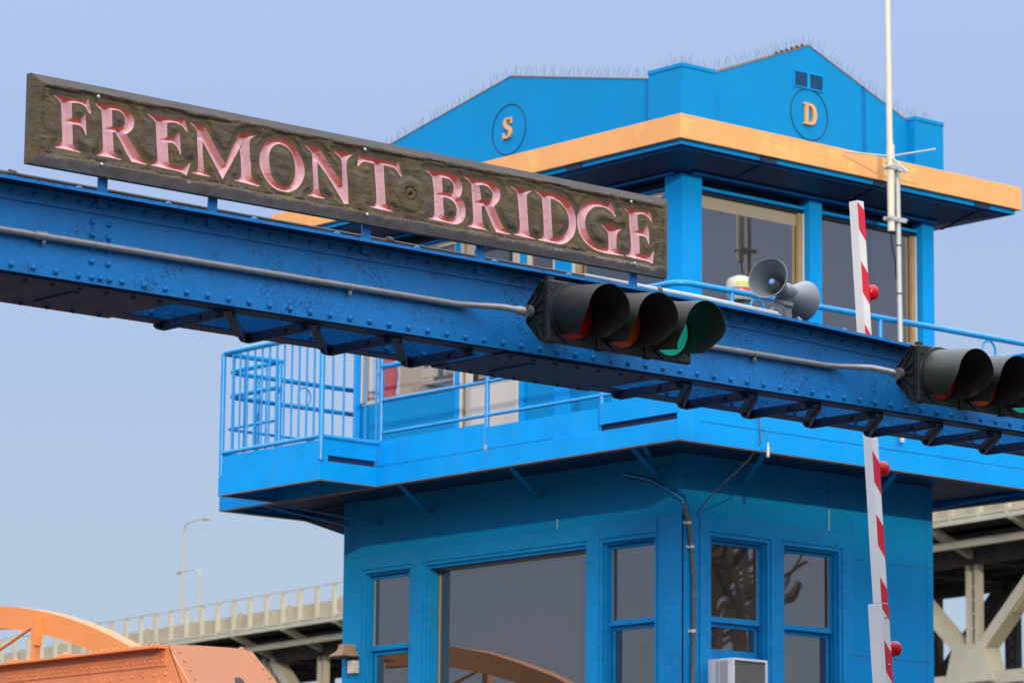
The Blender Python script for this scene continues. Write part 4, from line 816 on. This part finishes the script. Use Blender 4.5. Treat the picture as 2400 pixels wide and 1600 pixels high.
# antenna on the balcony rail
an = thing('antenna_mast', 'tall cream antenna clamped to a thin grey pole in front of the cabin', 'antenna', (29.6, YC-1.12, 7.5))
ay = YC-1.12
MB().tube([(29.592,ay,7.72),(29.552,ay,10.76)], .0295, 14).build('support_pole', M['grey_pole'], an, smooth=True)
MB().tube([(29.440,ay-.01,10.01),(29.437,ay-.01,10.86)], .040, 16).build('antenna_base', M['cream_pole'], an, smooth=True)
MB().tube([(29.437,ay-.01,10.861),(29.425,ay-.01,11.05),(29.405,ay-.01,13.6)], .037, 16, r1=.030).build('antenna_tube', M['cream_pole'], an, smooth=True)
MB().lathe((29.438,ay-.01,10.80), (0,0,1), [(0,.040),(.0,.044),(.16,.044),(.165,.038)], 18).build('collar', M['cream_pole'], an, smooth=True)
for dv in (-RT*.50+UPZ*.05, RT*.49+UPZ*.085, RT*.17-FR*.25-UPZ*.235, FR*.45+UPZ*.02):
    c = Vector((29.437, ay-.01, 10.84)); MB().tube([c+dv.normalized()*.035, c+dv], .010, 8).build('radial', M['grey_pole'], an, smooth=True)
for z in (10.715, 10.15):
    b = MB(); b.box((29.375, ay-.06, z-.022), (29.50, ay-.045, z+.022)); b.box((29.375, ay+.03, z-.022), (29.50, ay+.042, z+.022)); b.box((29.46, ay-.052, z-.03), (29.64, ay-.034, z+.02)); b.box((29.46, ay+.031, z-.03), (29.64, ay+.045, z+.02))
    for x in (29.385, 29.50, 29.63): b.tube([(x, ay-.075, z), (x, ay+.06, z)], .008, 8)
    b.build('clamp', M['grey_pole'], an, bevel=.003)
for z in (9.86, 9.33): MB().lathe((29.585-(z-8.5)*.0145+.0,ay,z), (0,0,1), [(0,.0295),(0,.032),(.018,.032),(.018,.0295)], 14).build('tape_band', M['black'], an, smooth=True)
MB().tube([(29.45,ay,10.01),(29.455,ay+.005,9.93),(29.47,ay+.01,9.86),(29.53,ay+.02,9.70),(29.56,ay+.035,9.5)], .009, 8).build('cable', M['black'], an, smooth=True)
# window air conditioner
ac = thing('air_conditioner', 'white window air conditioner with grey grille sitting in the lower right-hand window', 'air conditioner', (XC+.6, YC-.1, 4.98))
b = MB(); ay0_, ay1_ = YC-.40, YC+.05; ux0, ux1 = XC+.35, XC+.852
b.box((ux0, ay0_+.03, 4.97), (ux1, ay1_, 5.33)); b = b.build('case', M['ac'], ac, bevel=.008)
ring(MB(), RF, .35, .852, 4.97, 5.33, .022, .37, .402).build('front_frame', M['ac'], ac, bevel=.004)
g = MB()
for k in range(26): z = 4.995+k*.0122; fb(g, RF, .373, .83, z, z+.0085, .372, .384)
fb(g, RF, .373, .83, 4.99, 5.31, .370, .3715); g.build('grille', M['grille'], ac)
g = MB()
for k in range(24): z = 5.0+k*.0128; g.box((ux0-.0015, YC-.32, z), (ux0+.002, YC-.20, z+.006)); g.box((ux0-.0015, YC-.185, z), (ux0+.002, YC-.14, z+.006))
g.build('side_louvre', M['grille'], ac)
fb(MB(), RF, .43, 1.19, 5.335, 5.47, -.14, -.125).build('filler_board', M['blue_trim'], ac)
# wall lamp
wp = thing('wall_lamp', 'tan hooded wall lamp over a small white box at the left edge of the tower', 'wall lamp', (XC, YC+5.56, 5.68))
b = MB(); ly0, ly1 = YC+5.43, YC+5.70; lx = XC-.25
rng = [(5.692,0),(5.70,.0),(5.745,.055),(5.775,.072),(5.835,.085)]
o = 0
for z, s in rng: b.v += [(lx+s,ly0+s,z),(XC-.001,ly0+s,z),(XC-.001,ly1-s,z),(lx+s,ly1-s,z)]
for i in range(len(rng)-1):
    for k in range(4): b.f.append([i*4+k,i*4+(k+1)%4,(i+1)*4+(k+1)%4,(i+1)*4+k]); b.m.append(0)
b.f.append([16,17,18,19]); b.m.append(0); b.build('lamp_shade', M['lampshade'], wp)
MB().box((lx+.01,ly0+.01,5.675),(XC-.001,ly1-.01,5.6915)).build('lamp_body', M['black'], wp)
MB().box((XC-.10, YC+5.44, 5.50), (XC-.001, YC+5.535, 5.645)).build('junction_box', M['frame'], wp, bevel=.004)
# cables at the corner
kb = thing('cable_run', 'black cable pipe running down the corner of the tower with light metal clips', 'cable pipe', (XC+.1, YC-.03, 6.0))
MB().tube([(27.395,YC-.035,6.96),(27.42,YC-.035,6.87),(27.455,YC-.04,6.76),(27.50,YC-.04,6.50),(27.525,YC-.04,6.2),(27.53,YC-.04,5.74),(27.515,YC-.04,5.0),(27.51,YC-.04,4.0)], .022, 12).build('pipe', M['steel_dark'], kb, smooth=True)
for x, z in ((27.458,6.74),(27.503,6.49),(27.527,5.60)): MB().lathe((x,YC-.04,z), (0,0,1), [(0,.022),(0,.027),(.03,.027),(.03,.022)], 14).build('clip', M['cream_pole'], kb, smooth=True); MB().box((x-.055,YC-.02,z+.002),(x-.02,YC-.013,z+.028)).build('clip_ear', M['cream_pole'], kb)
for k, (dx, dz) in enumerate(((0,0),(.012,.02),(-.02,.01),(.03,-.02))):
    MB().tube([(XC-.30+dx,YC+.62,7.30+dz),(XC-.14+dx,YC+.33,7.22+dz),(XC-.06,YC+.14,7.11),(27.385+dx*.5,YC-.03,7.0-dz),(27.40+dx*.3,YC-.04,6.92)], .010, 8).build('cable', M['black'] if k % 2 else M['rail'], kb, smooth=True)
MB().tube([(27.30,YC-.04,7.10),(27.40,YC-.05,7.06),(27.47,YC-.045,6.93),(27.51,YC-.035,6.7),(27.53,YC-.03,6.45)], .006, 8).build('loose_wire', M['rail'], kb, smooth=True)
lc = thing('hanging_cable', 'thin cable sagging from the balcony edge to the corner of the tower', 'cable', (27.5, YC-1.05, 7.7))
MB().tube([(27.465,27.925,7.95),(27.475,27.90,7.72),(27.50,27.91,7.50),(27.475,28.05,7.34),(27.46,28.25,7.21),(27.47,28.5,7.08),(27.52,28.78,6.95),(27.585,28.95,6.86)], .0075, 8).build('cable', M['steel_dark'], lc, smooth=True)
pw = thing('pull_weight', 'small pale wooden pull handle hanging on a wire from the balcony fascia', 'pull handle', (27.58, 27.88, 7.7))
MB().tube([(27.565,27.928,7.66),(27.575,27.88,7.62),(27.58,27.88,7.50)], .004, 6).build('wire', M['steel_dark'], pw)
MB().lathe((27.58,27.88,7.35), (0,0,1), [(0,.008),(.01,.016),(.10,.014),(.13,.008),(.16,.005)], 14, True).build('handle', M['frame'], pw, smooth=True)

# ------------------------------------------------------------------ orange bridge truss, lower left
tr = thing('orange_truss', 'orange riveted steel chord with sloping end plate at the bottom left corner', 'bridge truss', (19.3, 27.5, 0))
cxp = 19.283; ye = 26.891
prof = lambda y: 4.747+.002*(y-ye)
b = MB(); b.add([(cxp,ye,4.747),(cxp,33.6,4.76),(cxp,33.6,3.6),(cxp,ye-1.10,3.6),(cxp+.012,ye,4.747),(cxp+.012,33.6,4.76),(cxp+.012,33.6,3.6),(cxp+.012,ye-1.10,3.6)], [(0,1,2,3),(4,5,6,7),(0,1,5,4),(2,3,7,6),(0,3,7,4)])
b.box((cxp-.012, ye+.01, 4.575), (cxp-.0005, 33.6, 4.72))
rg = random.Random(5)
y = ye+.06
while y < 32:
    b.dome((cxp-.012, y, 4.62), (-1,0,0), .015, .014, 10)
    if y > 27.6 and rg.random() < .3: y += .09
    y += .088
for row, z in enumerate((4.50, 4.42, 4.34, 4.26)):
    y = ye+.02+.05*(row % 2)-.12*row
    while y < 31: b.dome((cxp, y, z+rg.uniform(-.003,.003)), (-1,0,0), .016, .015, 10); y += .165+(.06 if y > 27.9 else 0)
b.build('chord_web', M['truss'], tr, smooth=True)
b = MB(); b.box((cxp-.13, ye+.0, 4.722), (cxp+.6, 33.6, 4.738)); b.box((cxp-.115, ye+.0, 4.7395), (cxp+.6, ye+1.0, 4.752))
y = ye+.05
while y < 28.0: b.dome((cxp-.07, y, 4.752), (0,0,1), .015, .014, 8); b.dome((cxp-.06, y, 4.7218), (0,0,-1), .014, .012, 8); y += .085
for y in (28.52, 29.32, 30.3, 31.2):
    b.prism([(cxp-.05,y,4.738),(cxp-.05,y,4.775),(cxp-.05,y-.6,4.739)], (.3,0,0)); b.dome((cxp, y-.06, 4.774), (0,0,1), .02, .02, 8)
b.build('top_flange', M['truss'], tr, smooth=True)
E_ = [(19.283,4.752),(19.45,4.764),(19.63,4.771),(19.96,4.776),(20.10,4.770),(20.19,4.757),(20.27,4.62),(20.345,4.489),(20.60,4.05),(20.85,3.6),(19.283,3.6)]
b = MB()
sl = lambda x, z: (x, ye-.012-(4.752-z)*.62 if z < 4.752 else ye-.012, z)
P = [sl(x, z) for x, z in E_]; b.add(P+[(p[0], p[1]+.012, p[2]) for p in P], [tuple(range(11)), tuple(range(11,22))]+[(i,(i+1)%11,(i+1)%11+11,i+11) for i in range(11)])
for x, z in ((19.37,4.69),(19.39,4.61),(19.415,4.53),(19.43,4.45),(20.19,4.68),(20.235,4.60),(20.28,4.52),(20.33,4.44)): b.dome(sl(x, z), (0,-1,.6), .014, .014, 10)
b.dome((20.1, ye+.03, 4.775), (0,0,1), .03, .02, 8)
b.build('end_plate', M['truss_plate'], tr, smooth=True)
MB().beam(sl(19.292,4.75), sl(19.292,3.7), .02, .016, (1,0,0)).build('edge_bar', M['truss_plate'], tr)
MB().dome(sl(19.92,4.462), (0,-1,.6), .055, .015, 20).build('black_cap', M['black'], tr, smooth=True)
ar = thing('orange_arch', 'thin orange steel arch rising behind the riveted chord at the far left edge', 'bridge arch', (24.25, 37.93, 0))
ys = [30.4+.25*k for k in range(61)]; ou = [(24.25, y, 6.274-.0585*(y-37.93)**2) for y in ys]; inn = [(24.25, y, 6.017-.0600*(y-37.93)**2) for y in ys]
b = MB(); N = len(ys)
for th in (0, .20): b.v += [(x+th, y, z) for x, y, z in ou]+[(x+th, y, z) for x, y, z in inn]
for i in range(N-1):
    b.f += [[i,i+1,N+i+1,N+i],[2*N+i,2*N+i+1,3*N+i+1,3*N+i],[i,i+1,2*N+i+1,2*N+i],[N+i,N+i+1,3*N+i+1,3*N+i]]; b.m += [0]*4
b.build('arch_rib', paint('orange_arch_paint', (.86,.29,.085), .5, .05, 2, .001, 40), ar)
am = bpy.data.materials['orange_arch_paint']
for yy in (36.34, 38.6, 40.6): MB().box((24.17, yy-.04, 4.2), (24.245, yy+.04, 6.03)).build('hanger', am, ar)
for a_, b_ in (((24.19,36.34,5.955),(24.19,38.5,5.25)),): MB().tube([a_, b_], .022, 8).build('tie_rod', am, ar, smooth=True)
MB().box((24.16, 36.27, 5.72), (24.249, 36.32, 6.06)).build('gusset', am, ar)

# ------------------------------------------------------------------ high bridge far behind
P0 = Vector((185.374, 235.203, 32.656)); DA = R(83); dB = Vector((math.cos(DA), math.sin(DA), 0)); nB = Vector((math.sin(DA), -math.cos(DA), 0))
HV = lambda t, w, z: P0+dB*t+nB*w+Vector((0,0,z-P0.z))
hb = thing('high_bridge', 'tall khaki steel truss bridge far behind the tower on both sides', 'bridge', tuple(HV(0,8,0)))
T0, T1 = -136.0, 200.0
def slab(w0, w1, z0, z1, name, mat): MB().beam(HV(T0,(w0+w1)/2,(z0+z1)/2), HV(T1,(w0+w1)/2,(z0+z1)/2), abs(w1-w0), z1-z0).build(name, mat, hb)
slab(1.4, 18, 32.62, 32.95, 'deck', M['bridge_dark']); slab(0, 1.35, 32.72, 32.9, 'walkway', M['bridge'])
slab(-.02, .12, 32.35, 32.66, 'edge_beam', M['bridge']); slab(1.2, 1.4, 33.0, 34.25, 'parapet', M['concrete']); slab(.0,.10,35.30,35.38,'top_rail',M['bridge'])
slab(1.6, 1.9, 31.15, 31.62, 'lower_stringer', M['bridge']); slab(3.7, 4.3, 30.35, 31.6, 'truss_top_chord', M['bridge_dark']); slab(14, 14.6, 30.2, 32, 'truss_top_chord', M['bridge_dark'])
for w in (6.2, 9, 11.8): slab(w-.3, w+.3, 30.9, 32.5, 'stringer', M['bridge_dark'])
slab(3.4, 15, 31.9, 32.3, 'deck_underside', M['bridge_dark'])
for k in range(-48, 73):
    t = 1.2+k*2.68
    if -80 < t < 75 and not (-65 < t < -3.5): MB().box(*[[f_(a, b_) for a, b_ in zip(HV(t,.0,32.5), HV(t+.30,.3,35.3))] for f_ in (min, max)]).build('rail_post', M['bridge'], hb)
for k in range(-12, 12):
    t = 1.2+k*8.06
    if not (-95 < t < 60): continue
    MB().beam(HV(t,.1,32.45), HV(t,3.8,30.95), .5, .45).build('outrigger', M['bridge'], hb)
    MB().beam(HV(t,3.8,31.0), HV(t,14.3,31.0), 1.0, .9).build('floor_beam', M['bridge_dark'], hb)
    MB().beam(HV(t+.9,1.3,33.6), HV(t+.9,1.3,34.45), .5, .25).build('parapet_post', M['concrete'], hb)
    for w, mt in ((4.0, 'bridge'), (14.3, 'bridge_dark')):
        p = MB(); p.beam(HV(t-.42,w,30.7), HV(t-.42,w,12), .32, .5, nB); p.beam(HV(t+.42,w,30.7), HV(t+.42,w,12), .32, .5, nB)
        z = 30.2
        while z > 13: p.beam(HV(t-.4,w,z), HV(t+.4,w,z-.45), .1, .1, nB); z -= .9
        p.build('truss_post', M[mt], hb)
        even = (k % 2 != 0)
        # V pattern: diagonals meet at the gusset on every second post
        if even:
            for dr in (-1, 1):
                d_ = MB(); d_.beam(HV(t+dr*.9,w,24.8), HV(t+dr*7.6,w,30.6), .75, 1.15, nB); d_.build('diagonal', M[mt], hb)
            g_ = MB().prism([HV(t-1.5,w-.65,25.2), HV(t+1.5,w-.65,25.2), HV(t+2.3,w-.65,22.8), HV(t-2.3,w-.65,22.8)], nB*1.3); g_.build('gusset_plate', M[mt], hb)
        else:
            for dr in (-1, 1): MB().beam(HV(t+dr*.5,w,30.3), HV(t+dr*4.1,w,27.2), .6, .7, nB).build('knee_brace', M[mt], hb)
slab(3.6, 4.4, 22.6, 23.4, 'truss_bottom_chord', M['bridge']); slab(14, 14.6, 22.6, 23.4, 'truss_bottom_chord', M['bridge_dark'])
for t in (-130, 60, 150): 
    for w in (4, 14): MB().beam(HV(t,w,30), HV(t,w,0), 3, 3, nB).build('pier', M['concrete'], hb)
def street_lamp(t, w, ztop, dr, label, z0=32.9):
    L = thing('street_lamp', label, 'street lamp', tuple(HV(t,w,z0)), 'lamps on the high bridge')
    MB().tube([HV(t,w,z0), HV(t,w,ztop-1.0)], .13, 10, r1=.09).build('pole', M['bridge'], L, smooth=True)
    MB().tube([HV(t,w,ztop-1.0), HV(t-dr*.12,w,ztop-.45), HV(t-dr*.5,w,ztop-.12), HV(t-dr*1.1,w,ztop), HV(t-dr*3.4,w,ztop+.05)], .075, 8, r1=.055).build('arm', M['bridge'], L, smooth=True)
    MB().beam(HV(t-dr*3.3,w,ztop), HV(t-dr*4.5,w,ztop-.02), .4, .18).build('lamp_head', M['bridge'], L, bevel=.04)
street_lamp(33.3, 4.0, 43.7, 1, 'tall pale curved street lamp standing on the far bridge left of the tower')
street_lamp(55.3, 18, 42.8, -1, 'shorter pale street lamp with its arm pointing left on the far bridge')

# ------------------------------------------------------------------ unseen, behind the viewer: blocks sized to shade the girder, trees mirrored in glass
def tree(x, y, h, seed, label, lean=(0,0)):
    T = thing('bare_tree', label, 'tree', (x, y, 0), 'bare street trees near the bridge'); rg = random.Random(seed)
    tk = MB(); br = MB()
    tk.tube([(x,y,0),(x+.1,y,h*.15),(x+lean[0]*.3,y+lean[1]*.3,h*.32)], .52, 10, r1=.42).build('trunk', M['bark'], T, smooth=True)
    def grow(p, d, L_, r, lv):
        pts_ = [p]; dd_ = d.copy()
        for k in range(4):
            dd_ = (dd_+Vector((rg.uniform(-.28,.28), rg.uniform(-.28,.28), rg.uniform(-.08,.16)))).normalized(); pts_.append(pts_[-1]+dd_*L_/4)
        br.tube(pts_, r, 7 if lv < 2 else 4, cap=False, r1=r*.6)
        if lv >= 3: return
        for k in range(3 if lv < 3 else 2):
            q = pts_[rg.choice((2,3,4))]; nd_ = (dd_+Vector((rg.uniform(-1,1), rg.uniform(-1,1), rg.uniform(-.2,.7)))).normalized(); grow(q, nd_, L_*rg.uniform(.6,.8), r*.58, lv+1)
    c = Vector((x+lean[0]*.3, y+lean[1]*.3, h*.32))
    for k in range(5):
        a = 2*math.pi*k/5+rg.random(); grow(c, Vector((math.cos(a)*.6, math.sin(a)*.6, 1)).normalized(), h*.38, .34, 0)
    br.build('branches', M['bark'], T, smooth=True)
tree(46, 6, 12.5, 2, 'bare brown tree with thick forked limbs, nearer of those mirrored in the tower windows'); tree(52.5, 1.5, 13, 5, 'bare tree with a leaning trunk, the farther one mirrored in the tower windows', (2, 1)); tree(58,-8,12,9,'bare tree at the end of the row near the road')
M['brick'] = paint('red_brown_brick', (.24,.13,.09), .85, .2, .6, .004, 12); M['cornice'] = paint('pale_stone_trim', (.45,.42,.37), .8, .1, 1, .003, 20)
def block(q0, q1, s, H, depth, label, name):
    ex = Vector((.835,-.551,0)); ey = Vector((-.551,-.835,0))   # ex along the street, ey away from the bridge
    Q = lambda q, d_, z: ex*q+ey*(s+d_)+Vector((0,0,z))
    T = thing(name, label, 'building', tuple(Q((q0+q1)/2, depth/2, 0)))
    MB().prism([Q(q0,0,0),Q(q1,0,0),Q(q1,depth,0),Q(q0,depth,0)], (0,0,H)).build('wall', M['brick'], T)
    MB().prism([Q(q0-.3,-.3,H),Q(q1+.3,-.3,H),Q(q1+.3,depth+.3,H),Q(q0-.3,depth+.3,H)], (0,0,.6)).build('cornice', M['cornice'], T)
    n = int((q1-q0)/3.2)
    for f_ in range(int(H/3.6)):
        for i in range(n):
            c = q0+(i+.5)*(q1-q0)/n; z = 1.2+f_*3.5
            w = MB().prism([Q(c-.7,-.08,z),Q(c+.7,-.08,z),Q(c+.7,.05,z),Q(c-.7,.05,z)], (0,0,1.9)).build('window', M['cornice'], T)
            MB().prism([Q(c-.6,-.1,z+.1),Q(c+.6,-.1,z+.1),Q(c+.6,-.085,z+.1),Q(c-.6,-.085,z+.1)], (0,0,1.7)).build('pane', M['gw'], w)
block(-16, 6.45, 26, 17.3, 10, 'lower red brown brick block facing the bridge, left half of the row', 'unseen_brick_block')
block(6.50, 22, 26, 21.7, 11, 'taller red brown brick block facing the bridge, right half of the row', 'unseen_brick_block')
block(-62, -16.6, 26, 15.0, 10, 'long low brown brick block added at the left end of the row to cut horizon light', 'unseen_brick_block')  # end blocks, unseen, added to cut low sky light under the balcony
block(22.6, 68, 26, 19.0, 10, 'long brown brick block added at the right end of the row to cut horizon light', 'unseen_brick_block')
for o in bpy.data.objects:
    if '_o' in o.keys(): del o['_o']
